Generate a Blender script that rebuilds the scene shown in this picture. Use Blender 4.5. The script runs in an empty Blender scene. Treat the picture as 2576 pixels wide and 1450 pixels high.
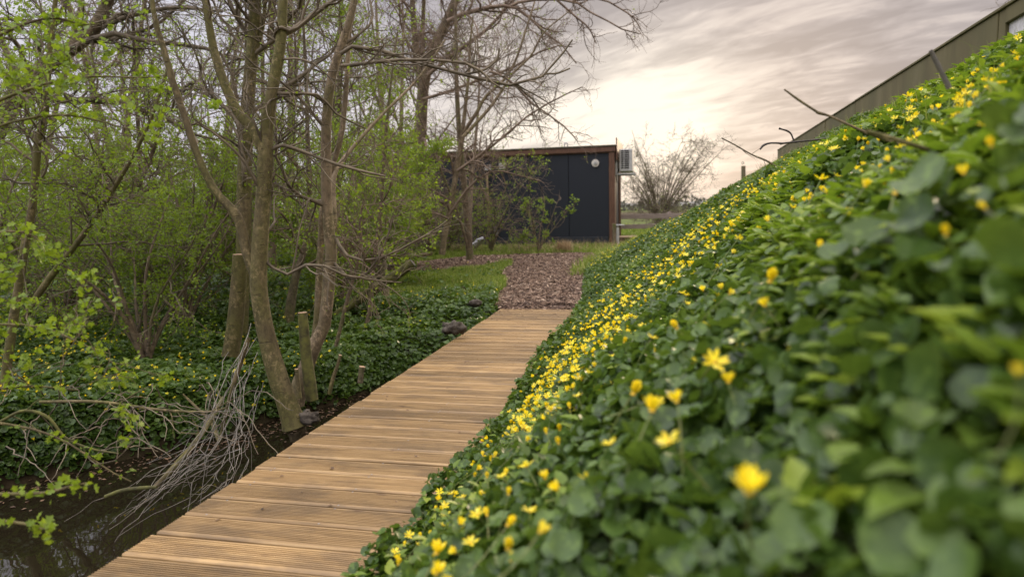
import bpy, math
import numpy as np
from mathutils import Matrix, Vector
S = bpy.context.scene
COL = S.collection
# ------------------------------------------------------------------ camera
FPX = 1717.0                       # 24 mm lens on a 2576 px wide frame
PITCH = math.atan(199 / FPX); ROLL = math.radians(1.3); EYE = 1.065
Fv = np.array([0, math.cos(PITCH), -math.sin(PITCH)])
R0 = np.array([1., 0, 0]); U0 = np.array([0, math.sin(PITCH), math.cos(PITCH)])
Rv = math.cos(ROLL) * R0 - math.sin(ROLL) * U0
Uv = math.sin(ROLL) * R0 + math.cos(ROLL) * U0
cd = bpy.data.cameras.new('camera'); cam = bpy.data.objects.new('camera', cd); COL.objects.link(cam)
cam.matrix_world = Matrix(((Rv[0], Uv[0], -Fv[0], 0), (Rv[1], Uv[1], -Fv[1], 0), (Rv[2], Uv[2], -Fv[2], EYE), (0, 0, 0, 1)))
cd.sensor_width = 36; cd.lens = 24; cd.clip_start = 0.03; cd.clip_end = 6000
cd.dof.use_dof = True; cd.dof.focus_distance = 4.0; cd.dof.aperture_fstop = 2.4
S.camera = cam
# ------------------------------------------------------------------ sky, sun, exposure
SUN_AZ, SUN_EL = math.radians(21), math.radians(11)
w = bpy.data.worlds.new('World'); S.world = w; w.use_nodes = True
nt = w.node_tree; nt.nodes.clear()
def N(nt, typ, **k):
    n = nt.nodes.new(typ)
    for a, b in k.items():
        if a.startswith('i_'):
            key = a[2:]
            key = int(key) if key.isdigit() else key.replace('_', ' ')
            n.inputs[key].default_value = b
        else: setattr(n, a, b)
    return n
def M_(nt, op, a, b=None, c=None, clamp=False):
    n = nt.nodes.new('ShaderNodeMath'); n.operation = op; n.use_clamp = clamp
    for i, v in enumerate((a, b, c)):
        if v is None: continue
        if isinstance(v, (int, float)): n.inputs[i].default_value = v
        else: nt.links.new(v, n.inputs[i])
    return n.outputs[0]
def mixc(nt, fac, a, b, typ='MIX'):
    n = nt.nodes.new('ShaderNodeMix'); n.data_type = 'RGBA'; n.blend_type = typ
    for s, v in ((0, fac), (6, a), (7, b)):
        if isinstance(v, (int, float)): n.inputs[s].default_value = v
        elif isinstance(v, tuple): n.inputs[s].default_value = (*v, 1)[:4]
        else: nt.links.new(v, n.inputs[s])
    return n.outputs[2]
def ramp(nt, fac, stops):
    n = nt.nodes.new('ShaderNodeValToRGB'); e = n.color_ramp.elements
    while len(e) < len(stops): e.new(0.5)
    for el, (p, c) in zip(e, stops):
        el.position = p; el.color = (*c, 1) if len(c) == 3 else c
    nt.links.new(fac, n.inputs[0]); return n.outputs[0]
def smooth(nt, v, a, b):
    n = nt.nodes.new('ShaderNodeMapRange'); n.interpolation_type = 'SMOOTHSTEP'
    nt.links.new(v, n.inputs[0]); n.inputs[1].default_value = a; n.inputs[2].default_value = b
    return n.outputs[0]
sky = N(nt, 'ShaderNodeTexSky', sky_type='NISHITA', sun_disc=False, sun_elevation=SUN_EL, sun_rotation=SUN_AZ, air_density=1.2, dust_density=2.0)
tc = N(nt, 'ShaderNodeTexCoord'); sp = N(nt, 'ShaderNodeSeparateXYZ'); nt.links.new(tc.outputs['Generated'], sp.inputs[0])
z = sp.outputs[2]
zz = M_(nt, 'ADD', M_(nt, 'MAXIMUM', z, 0.0), 0.22)
cx = M_(nt, 'DIVIDE', sp.outputs[0], zz); cy = M_(nt, 'DIVIDE', sp.outputs[1], zz)
cb = N(nt, 'ShaderNodeCombineXYZ'); nt.links.new(cx, cb.inputs[0]); nt.links.new(cy, cb.inputs[1])
mp = N(nt, 'ShaderNodeMapping', vector_type='TEXTURE'); nt.links.new(cb.outputs[0], mp.inputs[0]); mp.inputs['Rotation'].default_value = (0, 0, math.radians(138)); mp.inputs['Scale'].default_value = (0.62, 0.26, 1)
n1 = N(nt, 'ShaderNodeTexNoise', i_Scale=1.0, i_Detail=5.0, i_Roughness=0.52, i_Distortion=0.5); nt.links.new(mp.outputs[0], n1.inputs['Vector'])
mp2 = N(nt, 'ShaderNodeMapping'); nt.links.new(cb.outputs[0], mp2.inputs[0]); mp2.inputs['Scale'].default_value = (0.5, 0.5, 1); mp2.inputs['Location'].default_value = (3.1, 7.7, 0)
n2 = N(nt, 'ShaderNodeTexNoise', i_Scale=1.0, i_Detail=3.0, i_Roughness=0.5); nt.links.new(mp2.outputs[0], n2.inputs['Vector'])
n3 = N(nt, 'ShaderNodeTexNoise', i_Scale=3.6, i_Detail=4.0, i_Roughness=0.55, i_Distortion=0.6); nt.links.new(mp.outputs[0], n3.inputs['Vector'])
cl = M_(nt, 'ADD', M_(nt, 'ADD', M_(nt, 'MULTIPLY', n1.outputs[0], 0.46), M_(nt, 'MULTIPLY', n2.outputs[0], 0.28)), M_(nt, 'MULTIPLY', n3.outputs[0], 0.26))
cloud = ramp(nt, cl, [(0.43, (3.5, 3.2, 3.4)), (0.485, (4.5, 4.1, 4.25)), (0.52, (5.8, 5.2, 5.15)), (0.575, (7.3, 6.6, 6.3))])
GAZ, GEL = math.radians(11.5), math.radians(5.2)      # the bright break in the cloud
def dotdir(az, el):
    v = N(nt, 'ShaderNodeVectorMath', operation='DOT_PRODUCT'); nt.links.new(tc.outputs['Generated'], v.inputs[0])
    v.inputs[1].default_value = (math.sin(az) * math.cos(el), math.cos(az) * math.cos(el), math.sin(el)); return v.outputs['Value']
g1 = M_(nt, 'POWER', M_(nt, 'MAXIMUM', dotdir(GAZ, GEL), 0), 150)
g2 = M_(nt, 'POWER', M_(nt, 'MAXIMUM', dotdir(math.radians(2), math.radians(3)), 0), 85)
glow = M_(nt, 'ADD', M_(nt, 'MULTIPLY', g1, M_(nt, 'ADD', M_(nt, 'MULTIPLY', cl, 5.0), -1.35)), M_(nt, 'MULTIPLY', g2, M_(nt, 'ADD', M_(nt, 'MULTIPLY', cl, 3.4), -1.0)), clamp=True)
col = mixc(nt, glow, cloud, (11.2, 10.2, 8.9))
# clear bluish gaps on the left, warm band near the horizon
left = smooth(nt, M_(nt, 'MULTIPLY', sp.outputs[0], -1), 0.0, 0.35)
col = mixc(nt, M_(nt, 'MULTIPLY', left, 0.7), col, (8.8, 8.7, 9.8))
band = M_(nt, 'SUBTRACT', 1.0, smooth(nt, z, 0.0, 0.10))
col = mixc(nt, M_(nt, 'MULTIPLY', band, 0.4), col, (8.4, 7.1, 6.0))
col = mixc(nt, 0.04, col, sky.outputs[0])
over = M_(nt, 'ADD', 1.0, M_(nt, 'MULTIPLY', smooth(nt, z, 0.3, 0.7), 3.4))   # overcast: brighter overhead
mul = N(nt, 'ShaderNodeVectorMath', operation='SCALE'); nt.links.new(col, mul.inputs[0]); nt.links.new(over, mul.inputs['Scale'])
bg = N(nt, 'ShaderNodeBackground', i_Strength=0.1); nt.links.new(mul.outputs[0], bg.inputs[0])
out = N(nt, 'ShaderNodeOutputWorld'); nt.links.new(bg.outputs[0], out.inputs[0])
sd = bpy.data.lights.new('sun', 'SUN'); sd.energy = 2.2; sd.angle = math.radians(10); sd.color = (1, 0.78, 0.52)
so = bpy.data.objects.new('sun', sd); COL.objects.link(so)
sv = Vector((math.sin(SUN_AZ) * math.cos(SUN_EL), math.cos(SUN_AZ) * math.cos(SUN_EL), math.sin(SUN_EL)))
so.rotation_euler = sv.to_track_quat('Z', 'Y').to_euler(); so.location = (8, 20, 12)
S.view_settings.view_transform = 'Standard'; S.view_settings.look = 'None'; S.view_settings.exposure = 0.0; S.view_settings.gamma = 1
S.cycles.max_bounces = 6; S.cycles.diffuse_bounces = 3; S.cycles.glossy_bounces = 3; S.cycles.transmission_bounces = 3; S.cycles.transparent_max_bounces = 4
# ------------------------------------------------------------------ geometry helpers
def ray(x, y): return Fv + Rv * (x - 1288) / FPX - Uv * (y - 725) / FPX
def at(x, y, Y):                       # point seen at (x, y) of the photo, Y metres ahead
    d = ray(x, y); return np.array([0, 0, EYE]) + d * (Y / d[1])
def gnd(x, y, z=0.0):
    d = ray(x, y); return np.array([0, 0, EYE]) + d * ((z - EYE) / d[2])
def pix(P):
    v = P - np.array([0, 0, EYE]); dz = v @ Fv; s = np.where(dz > 0.02, dz, 0.02)
    return 1288 + FPX * (v @ Rv) / s, 725 - FPX * (v @ Uv) / s, dz
def unit(v): return v / np.maximum(np.linalg.norm(v, axis=-1, keepdims=True), 1e-9)
class MB:
    """collects faces; build() links them as one mesh object"""
    def __init__(s): s.V = []; s.L = []; s.C = []; s.M = []; s.A = []; s.n = 0
    def add(s, V, F, mat=0, rnd=None):
        V = np.asarray(V, float).reshape(-1, 3); F = np.asarray(F, np.int64)
        s.V.append(V); s.L.append((F + s.n).ravel()); s.C.append(np.full(len(F), F.shape[1])); s.M.append(np.full(len(F), mat))
        s.A.append(np.zeros(len(V)) if rnd is None else np.broadcast_to(rnd, (len(V),)).astype(float)); s.n += len(V)
    def box(s, c, size, ax=None, mat=0, rnd=0.5, bev=0.0):
        ax = np.eye(3) if ax is None else np.array(ax, float); h = np.array(size, float) / 2; c = np.array(c, float)
        if bev <= 0:
            v = np.array([[i, j, k] for i in (-1, 1) for j in (-1, 1) for k in (-1, 1)]) * h
            s.add(c + v @ ax, [[0, 1, 3, 2], [4, 6, 7, 5], [0, 4, 5, 1], [2, 3, 7, 6], [0, 2, 6, 4], [1, 5, 7, 3]], mat, rnd); return
        b = min(bev, h.min() * .45); vs = {}; arr = []
        def vid(a, sg):
            k = (a, sg)
            if k not in vs:
                p = np.array(sg, float) * (h - b); p[a] = sg[a] * h[a]; vs[k] = len(arr); arr.append(p)
            return vs[k]
        sgs = [(i, j, k) for i in (-1, 1) for j in (-1, 1) for k in (-1, 1)]
        q, t = [], []
        for a in range(3):
            o1, o2 = [x for x in range(3) if x != a]
            for sg in (-1, 1):
                cyc = []
                for (p1, p2) in ((-1, -1), (1, -1), (1, 1), (-1, 1)):
                    g = [0, 0, 0]; g[a] = sg; g[o1] = p1; g[o2] = p2; cyc.append(vid(a, tuple(g)))
                q.append(cyc if (sg > 0) == (a != 1) else cyc[::-1])
        for a in range(3):
            for a2 in range(a + 1, 3):
                o = 3 - a - a2
                for s1 in (-1, 1):
                    for s2 in (-1, 1):
                        g0 = [0, 0, 0]; g0[a] = s1; g0[a2] = s2; g0[o] = -1; g1 = list(g0); g1[o] = 1
                        q.append([vid(a, tuple(g0)), vid(a, tuple(g1)), vid(a2, tuple(g1)), vid(a2, tuple(g0))])
        for sg in sgs: t.append([vid(0, sg), vid(1, sg), vid(2, sg)])
        V = c + np.array(arr) @ ax; s.add(V, q, mat, rnd); n0 = s.n - len(V)
        s.L.append((np.array(t) + n0).ravel()); s.C.append(np.full(8, 3)); s.M.append(np.full(8, mat))
    def tubes(s, P, R, sides=6, mat=0, rnd=0.5):
        """P (K,N,3), R (K,N)"""
        P = np.asarray(P, float); R = np.asarray(R, float)
        if P.ndim == 2: P = P[None]; R = R[None]
        K, n, _ = P.shape
        T = unit(np.gradient(P, axis=1)); main = unit(P[:, -1] - P[:, 0] + 1e-7)
        ref = np.where(np.abs(main[:, 2:3]) > .7, np.array([[1., 0.13, 0]]), np.array([[0.1, 0, 1.]]))
        n1 = unit(np.cross(T, ref[:, None, :])); n2 = np.cross(T, n1)
        a = np.arange(sides) * 2 * np.pi / sides
        V = P[:, :, None, :] + R[:, :, None, None] * (np.cos(a)[None, None, :, None] * n1[:, :, None, :] + np.sin(a)[None, None, :, None] * n2[:, :, None, :])
        i = np.arange(n - 1)[:, None] * sides; j = np.arange(sides)[None, :]; j2 = (j + 1) % sides
        f = np.stack([i + j, i + j2, i + sides + j2, i + sides + j], -1).reshape(-1, 4)
        F = (f[None] + (np.arange(K) * n * sides)[:, None, None]).reshape(-1, 4)
        r = np.asarray(rnd, float); r = np.repeat(r, n * sides) if r.ndim else float(r)
        s.add(V.reshape(-1, 3), F, mat, r)
    def inst(s, T, F, pos, X, Yv, Z, sc, mat=0, rnd=0.5):
        """template T (m,3), faces F; frames X,Y,Z (K,3); sc (K,)"""
        K = len(pos); m = len(T)
        if K == 0: return
        V = pos[:, None, :] + sc[:, None, None] * (T[None, :, 0:1] * X[:, None] + T[None, :, 1:2] * Yv[:, None] + T[None, :, 2:3] * Z[:, None])
        F = np.asarray(F); FF = (F[None] + (np.arange(K) * m)[:, None, None]).reshape(-1, F.shape[1])
        s.add(V.reshape(-1, 3), FF, mat, np.repeat(rnd, m) if np.ndim(rnd) else rnd)
    def build(s, name, mats, parent=None, smooth=False):
        me = bpy.data.meshes.new(name)
        V = np.concatenate(s.V); L = np.concatenate(s.L); C = np.concatenate(s.C); M = np.concatenate(s.M)
        me.vertices.add(len(V)); me.vertices.foreach_set('co', V.astype(np.float32).ravel())
        me.loops.add(len(L)); me.loops.foreach_set('vertex_index', L.astype(np.int32))
        me.polygons.add(len(C)); st = np.concatenate([[0], np.cumsum(C)[:-1]])
        me.polygons.foreach_set('loop_start', st.astype(np.int32)); me.polygons.foreach_set('loop_total', C.astype(np.int32))
        me.polygons.foreach_set('material_index', M.astype(np.int32))
        me.polygons.foreach_set('use_smooth', np.full(len(C), smooth))
        at_ = me.attributes.new('rnd', 'FLOAT', 'POINT'); at_.data.foreach_set('value', np.concatenate(s.A).astype(np.float32))
        for m in (mats if isinstance(mats, (list, tuple)) else [mats]): me.materials.append(m)
        me.update(calc_edges=True)
        o = bpy.data.objects.new(name, me); COL.objects.link(o)
        if parent is not None:
            o.parent = parent; o.matrix_parent_inverse = Matrix.Translation(-Vector(parent.location))
        return o
def tag(o, label=None, cat=None, group=None, kind=None):
    for k, v in (('label', label), ('category', cat), ('group', group), ('kind', kind)):
        if v: o[k] = v
    return o
def empty(name, loc, label, cat, group=None):
    o = bpy.data.objects.new(name, None); o.empty_display_size = .1; COL.objects.link(o); o.location = Vector([float(v) for v in loc]); return tag(o, label, cat, group)
def catmull(pts, n):
    pts = np.asarray(pts, float); p = np.vstack([2 * pts[0] - pts[1], pts, 2 * pts[-1] - pts[-2]])
    t = np.linspace(0, len(pts) - 1 - 1e-6, n); i = t.astype(int); f = (t - i)[:, None]
    a, b, c, d = p[i], p[i + 1], p[i + 2], p[i + 3]
    return .5 * (2 * b + (c - a) * f + (2 * a - 5 * b + 4 * c - d) * f ** 2 + (3 * b - a - 3 * c + d) * f ** 3)
def vnoise(x, y, s=1.0, seed=0):       # smooth value noise
    x = np.asarray(x, float) * s + seed * 17.3; y = np.asarray(y, float) * s + seed * 5.1
    xi = np.floor(x); yi = np.floor(y); fx = x - xi; fy = y - yi; fx = fx * fx * (3 - 2 * fx); fy = fy * fy * (3 - 2 * fy)
    h = lambda a, b: (np.sin(a * 127.1 + b * 311.7 + seed) * 43758.5453) % 1.0
    return (h(xi, yi) * (1 - fx) + h(xi + 1, yi) * fx) * (1 - fy) + (h(xi, yi + 1) * (1 - fx) + h(xi + 1, yi + 1) * fx) * fy - .5
def sstep(v, a, b):
    t = np.clip((v - a) / (b - a), 0, 1); return t * t * (3 - 2 * t)
# ------------------------------------------------------------------ materials
def base_mat(name):
    m = bpy.data.materials.new(name); m.use_nodes = True; nt = m.node_tree; b = nt.nodes['Principled BSDF']; return m, nt, b
def objco(nt, scale=(1, 1, 1), rot=(0, 0, 0)):
    g = N(nt, 'ShaderNodeNewGeometry'); mp = N(nt, 'ShaderNodeMapping'); nt.links.new(g.outputs['Position'], mp.inputs[0])
    mp.inputs['Scale'].default_value = scale; mp.inputs['Rotation'].default_value = rot; return mp.outputs[0]
def noise(nt, co, s, d=3, r=.55, dist=0):
    n = N(nt, 'ShaderNodeTexNoise', i_Scale=s, i_Detail=d, i_Roughness=r, i_Distortion=dist); nt.links.new(co, n.inputs['Vector']); return n.outputs[0]
def bump(nt, b, h, st=.3, dist=.01):
    n = N(nt, 'ShaderNodeBump', i_Strength=st, i_Distance=dist); nt.links.new(h, n.inputs['Height']); nt.links.new(n.outputs[0], b.inputs['Normal'])
def attr(nt):
    return N(nt, 'ShaderNodeAttribute', attribute_name='rnd').outputs['Fac']
def simple(name, c1, c2, s=5, rough=.8, st=.3, dist=.005, scale=(1, 1, 1), metal=0, spec=.5):
    m, nt, b = base_mat(name); co = objco(nt, scale); n = noise(nt, co, s, 5)
    nt.links.new(ramp(nt, n, [(.35, c1), (.65, c2)]), b.inputs['Base Color']); b.inputs['Roughness'].default_value = rough; b.inputs['Metallic'].default_value = metal
    b.inputs['Specular IOR Level'].default_value = spec
    if st: bump(nt, b, n, st, dist)
    return m
def leaf_mat(name, stops, rough=.4, trans=.35, tcol=(.2, .35, .03), spec=.5):
    m, nt, b = base_mat(name); a = attr(nt); c = ramp(nt, a, stops); ns = noise(nt, objco(nt), 70, 3, .6); c = mixc(nt, M_(nt, 'MULTIPLY', smooth(nt, ns, .5, .7), .45), c, tuple(v * 1.7 for v in stops[-2][1])); bump(nt, b, ns, .35, .003); nt.links.new(c, b.inputs['Base Color']); b.inputs['Roughness'].default_value = rough
    b.inputs['Specular IOR Level'].default_value = spec
    tr = N(nt, 'ShaderNodeBsdfTranslucent'); nt.links.new(mixc(nt, .5, c, tcol), tr.inputs[0])
    mx = N(nt, 'ShaderNodeMixShader', i_0=trans); nt.links.new(b.outputs[0], mx.inputs[1]); nt.links.new(tr.outputs[0], mx.inputs[2])
    nt.links.new(mx.outputs[0], nt.nodes['Material Output'].inputs[0]); return m
def bark_mat(name, c1, c2, moss, mossamt=.5, s=14):
    m, nt, b = base_mat(name); co = objco(nt, (1, 1, .35)); n = noise(nt, co, s, 6, .65); n2 = noise(nt, objco(nt, (1, 1, .6)), 3.1, 4, .6)
    c = ramp(nt, n, [(.32, c1), (.7, c2)]); mk = smooth(nt, n2, .62 - mossamt * .35, .75 - mossamt * .2)
    co3 = objco(nt, (1, 1, 5)); n3 = noise(nt, co3, 9, 3); ln = smooth(nt, n3, .62, .72)
    n5 = noise(nt, objco(nt, (1, 1, .8)), 38, 5, .7); n6 = noise(nt, objco(nt), 5, 3)
    c = mixc(nt, M_(nt, 'MULTIPLY', mk, .8), c, moss); c = mixc(nt, M_(nt, 'MULTIPLY', M_(nt, 'MULTIPLY', smooth(nt, n5, .52, .62), smooth(nt, n6, .42, .6)), .6), c, tuple(min(1, v * 1.7) for v in c2)); c = mixc(nt, M_(nt, 'MULTIPLY', smooth(nt, n5, .50, .38), .4), c, tuple(v * .5 for v in c1)); c = mixc(nt, M_(nt, 'MULTIPLY', ln, .5), c, tuple(v * .45 for v in c1))
    nt.links.new(c, b.inputs['Base Color']); b.inputs['Roughness'].default_value = .85; bump(nt, b, M_(nt, 'SUBTRACT', n, M_(nt, 'MULTIPLY', ln, .4)), .8, .012); return m
MAT = {}
MAT['celandine'] = leaf_mat('celandine_leaf', [(0, (.018, .038, .008)), (.35, (.040, .082, .014)), (.7, (.075, .135, .022)), (.92, (.13, .20, .035)), (1, (.28, .28, .07))], .40, .28, (.24, .38, .03), .38)
MAT['nettle'] = leaf_mat('nettle_leaf', [(0, (.065, .115, .014)), (.5, (.15, .235, .02)), (1, (.31, .38, .035))], .5, .35, (.25, .4, .02))
MAT['spring'] = leaf_mat('spring_leaf', [(0, (.09, .15, .012)), (.5, (.16, .255, .018)), (1, (.27, .37, .035))], .5, .48, (.38, .5, .02))
MAT['grass'] = leaf_mat('grass_blade', [(0, (.09, .145, .012)), (.6, (.20, .27, .028)), (.85, (.30, .34, .06)), (1, (.50, .40, .20))], .7, .35, (.2, .36, .03))
MAT['straw'] = leaf_mat('dry_grass', [(0, (.28, .19, .09)), (1, (.46, .34, .2))], .7, .2, (.4, .3, .15))
MAT['petal'] = leaf_mat('celandine_petal', [(0, (.86, .66, .012)), (.6, (.95, .80, .025)), (1, (.96, .86, .12))], .45, .35, (1, .85, .02))
MAT['stamen'] = simple('stamen', (.55, .36, .02), (.75, .5, .03), 200, .6, 0)
MAT['stem'] = simple('flower_stem', (.10, .17, .03), (.2, .2, .06), 60, .5, 0)
MAT['bark'] = bark_mat('smooth_bark', (.06, .045, .02), (.20, .155, .075), (.115, .11, .025), .75)
MAT['bark_pale'] = bark_mat('pale_bark', (.10, .075, .042), (.30, .23, .14), (.15, .135, .045), .4)
MAT['bark_rough'] = bark_mat('rough_bark', (.07, .052, .032), (.22, .165, .10), (.12, .115, .04), .4, 22)
MAT['twig'] = simple('twig', (.085, .068, .042), (.20, .16, .10), 8, .8, 0)
MAT['twig_red'] = simple('reddish_twig', (.11, .075, .05), (.23, .165, .11), 6, .8, 0)
MAT['twig_dark'] = simple('dark_twig', (.035, .028, .025), (.09, .075, .065), 20, .8, .2)
MAT['pale_stem'] = simple('dry_stem', (.075, .065, .05), (.27, .25, .21), 9, .75, 0)
MAT['moss'] = simple('mossy_wood', (.055, .05, .02), (.15, .15, .035), 18, .9, .6, .01)
MAT['cut'] = simple('cut_wood', (.30, .20, .12), (.48, .33, .2), 40, .8, .2)
MAT['bark_old'] = bark_mat('old_post_wood', (.07, .055, .035), (.23, .18, .11), (.12, .125, .03), .6, 20)
# decking
m, nt, b = base_mat('decking_wood'); MAT['deck'] = m
ang = math.radians(12.3)
g = N(nt, 'ShaderNodeNewGeometry'); mp = N(nt, 'ShaderNodeMapping', vector_type='TEXTURE'); nt.links.new(g.outputs['Position'], mp.inputs[0]); mp.inputs['Rotation'].default_value = (0, 0, -ang)
a = attr(nt)
ofs = N(nt, 'ShaderNodeCombineXYZ'); nt.links.new(M_(nt, 'MULTIPLY', a, 91.0), ofs.inputs[0]); nt.links.new(M_(nt, 'MULTIPLY', a, 37.0), ofs.inputs[2])
ad = N(nt, 'ShaderNodeVectorMath', operation='ADD'); nt.links.new(mp.outputs[0], ad.inputs[0]); nt.links.new(ofs.outputs[0], ad.inputs[1])
s1 = N(nt, 'ShaderNodeMapping'); nt.links.new(ad.outputs[0], s1.inputs[0]); s1.inputs['Scale'].default_value = (1.2, 22, 6)
gr = noise(nt, s1.outputs[0], 3.0, 6, .6, .6)
s2 = N(nt, 'ShaderNodeMapping'); nt.links.new(ad.outputs[0], s2.inputs[0]); s2.inputs['Scale'].default_value = (1, 2.2, 1)
bl = noise(nt, s2.outputs[0], 3.2, 4, .6)
vo = N(nt, 'ShaderNodeTexVoronoi', i_Scale=3.0); s3 = N(nt, 'ShaderNodeMapping'); nt.links.new(ad.outputs[0], s3.inputs[0]); s3.inputs['Scale'].default_value = (1, 2.4, .1); nt.links.new(s3.outputs[0], vo.inputs['Vector'])
knot = M_(nt, 'SUBTRACT', 1.0, smooth(nt, vo.outputs['Distance'], .03, .09))
c = ramp(nt, gr, [(.3, (.20, .125, .048)), (.5, (.34, .218, .088)), (.72, (.455, .31, .138))])
c = mixc(nt, M_(nt, 'MULTIPLY', smooth(nt, bl, .46, .66), .6), c, (.155, .105, .055))
c = mixc(nt, M_(nt, 'MULTIPLY', knot, .65), c, (.10, .05, .025))
hs = N(nt, 'ShaderNodeHueSaturation', i_Saturation=.98); nt.links.new(c, hs.inputs['Color']); nt.links.new(M_(nt, 'ADD', M_(nt, 'MULTIPLY', a, .55), .72), hs.inputs['Value'])
nt.links.new(hs.outputs[0], b.inputs['Base Color']); b.inputs['Roughness'].default_value = .56; bump(nt, b, gr, .35, .003)
MAT['joist'] = simple('joist_wood', (.06, .04, .025), (.14, .095, .055), 12, .85, .3, .004, (1, 4, 4))
# ground
m, nt, b = base_mat('ground_soil'); MAT['ground'] = m
co = objco(nt); a = attr(nt); n = noise(nt, co, 7, 8, .7); n2 = noise(nt, co, .9, 4)
soil = ramp(nt, n, [(.3, (.022, .016, .009)), (.6, (.05, .038, .022)), (.75, (.08, .065, .035))])
soil = mixc(nt, M_(nt, 'MULTIPLY', smooth(nt, n2, .5, .6), .5), soil, (.035, .05, .015))
grs = ramp(nt, n, [(.3, (.04, .055, .015)), (.7, (.09, .13, .03))])
fld = ramp(nt, n2, [(.3, (.21, .125, .08)), (.7, (.33, .21, .14))])
f1 = smooth(nt, a, .0, .5); f2 = smooth(nt, a, .5, 1.0)
c = mixc(nt, f1, soil, grs); c = mixc(nt, f2, c, fld); nt.links.new(c, b.inputs['Base Color']); b.inputs['Roughness'].default_value = 1; b.inputs['Specular IOR Level'].default_value = .05; bump(nt, b, n, .8, .03)
MAT['bark_path'] = simple('bark_mulch', (.05, .03, .02), (.15, .095, .065), 40, .95, .9, .03)
m, nt, b = base_mat('bark_chip'); MAT['chip'] = m
nt.links.new(ramp(nt, attr(nt), [(0, (.06, .034, .022)), (.45, (.15, .092, .058)), (.8, (.27, .18, .118)), (1, (.50, .38, .27))]), b.inputs['Base Color']); b.inputs['Roughness'].default_value = .85
m, nt, b = base_mat('ditch_water'); MAT['water'] = m
b.inputs['Base Color'].default_value = (.014, .011, .006, 1); b.inputs['Roughness'].default_value = .015; b.inputs['IOR'].default_value = 1.33; b.inputs['Specular IOR Level'].default_value = .85
co = objco(nt); bump(nt, b, noise(nt, co, 4, 2), .06, .02)
MAT['litter'] = leaf_mat('fallen_leaf', [(0, (.05, .03, .015)), (1, (.2, .12, .06))], .7, .1, (.1, .05, .02))
# cabin
m, nt, b = base_mat('dark_panel'); MAT['panel'] = m
n = noise(nt, objco(nt, (1, 1, .12)), 40, 4); n2 = noise(nt, objco(nt, (1, 1, .25)), 1.2, 3)
c = mixc(nt, M_(nt, 'MULTIPLY', n2, .6), (.014, .018, .025), (.024, .029, .038)); nt.links.new(c, b.inputs['Base Color']); b.inputs['Roughness'].default_value = .55; b.inputs['Specular IOR Level'].default_value = .35; bump(nt, b, n, .25, .003)
MAT['brown'] = simple('brown_frame', (.085, .040, .022), (.15, .075, .042), 12, .5, .2, .003, (3, 3, .4))
MAT['sill'] = simple('dark_sill', (.018, .022, .03), (.03, .035, .045), 10, .4, .1)
MAT['roofing'] = simple('mossy_roofing', (.05, .045, .03), (.11, .1, .06), 9, .9, .4)
MAT['white_metal'] = simple('grey_white_metal', (.42, .42, .40), (.55, .55, .52), 8, .45, 0)
MAT['dark'] = simple('dark_void', (.012, .012, .012), (.02, .02, .02), 5, .8, 0)
MAT['lampglass'] = simple('frosted_glass', (.55, .52, .47), (.72, .68, .6), 6, .3, 0)
MAT['foil'] = simple('crinkled_foil', (.35, .35, .37), (.8, .8, .82), 60, .28, 1, .02, metal=.9)
MAT['steel'] = simple('galvanised_steel', (.28, .28, .28), (.42, .42, .42), 20, .4, .1, metal=.7)
MAT['oldwood'] = simple('weathered_grey_wood', (.20, .155, .13), (.36, .29, .25), 9, .85, .3, .004, (.5, 4, 8))
MAT['step'] = simple('pale_step_wood', (.30, .21, .12), (.44, .32, .2), 10, .8, .2, .003, (1, 4, 4))
m, nt, b = base_mat('algae_wall'); MAT['wall'] = m
n = noise(nt, objco(nt, (1, 1, .22)), 2.2, 7, .7); n2 = noise(nt, objco(nt), .8, 5)
c = ramp(nt, n, [(.3, (.08, .066, .024)), (.55, (.125, .104, .040)), (.8, (.19, .155, .08))]); c = mixc(nt, M_(nt, 'MULTIPLY', smooth(nt, n2, .42, .65), .5), c, (.085, .085, .03))
nt.links.new(c, b.inputs['Base Color']); b.inputs['Roughness'].default_value = .85; bump(nt, b, n, .3, .004)
MAT['pane'] = simple('sky_toned_pane', (.45, .44, .43), (.62, .61, .6), 25, .35, .2)  # opaque pane; pale reflection and sky behind the glass put into its colour
MAT['clod'] = simple('dried_mud', (.035, .028, .02), (.13, .11, .085), 14, .95, 1, .03)
MAT['hills'] = simple('far_hills', (.10, .115, .12), (.13, .14, .14), .01, .95, 0)
MAT['hedge'] = simple('far_hedge', (.06, .065, .045), (.11, .105, .075), .2, .95, 0)
# ------------------------------------------------------------------ terrain
def deckL(Y): return -1.714 + .2185 * Y
def foot(Y): return np.interp(Y, [-6, 1.9, 3.1, 4.5, 7.2, 10.3, 12.7, 15.3, 18.4, 22, 30, 60], [-2.18, -.42, -.09, .15, .76, 1.12, 1.62, 2.85, 4.3, 5.65, 7.7, 16])
def wallx(Y): return 3.77 + (Y - 5.41) * .262
def crest(Y): return np.interp(Y, [-50, 8, 12, 19, 22, 26, 31, 38], [1.98, 1.98, 1.95, 2.0, 1.55, .9, .3, 0])
DL = np.array([gnd(x, y, -.42)[:2] for x, y in [(0, 1238), (117, 1213), (250, 1183), (350, 1153), (500, 1126), (600, 1095), (693, 1063)]])
DL = DL[np.argsort(DL[:, 1])]
def ditchL(Y): return np.interp(Y, [-6, 1, *DL[:, 1], DL[-1, 1] + .5, DL[-1, 1] + 1.3], [-14, -6.2, *DL[:, 0], DL[-1, 0] + .45, DL[-1, 0] + .8])
GT = np.array([0, .12, .24, .30, .36, .5, .8, 1.0]); GV = np.array([0, .12, .265, .34, .43, .60, .865, 1.0])
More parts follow.
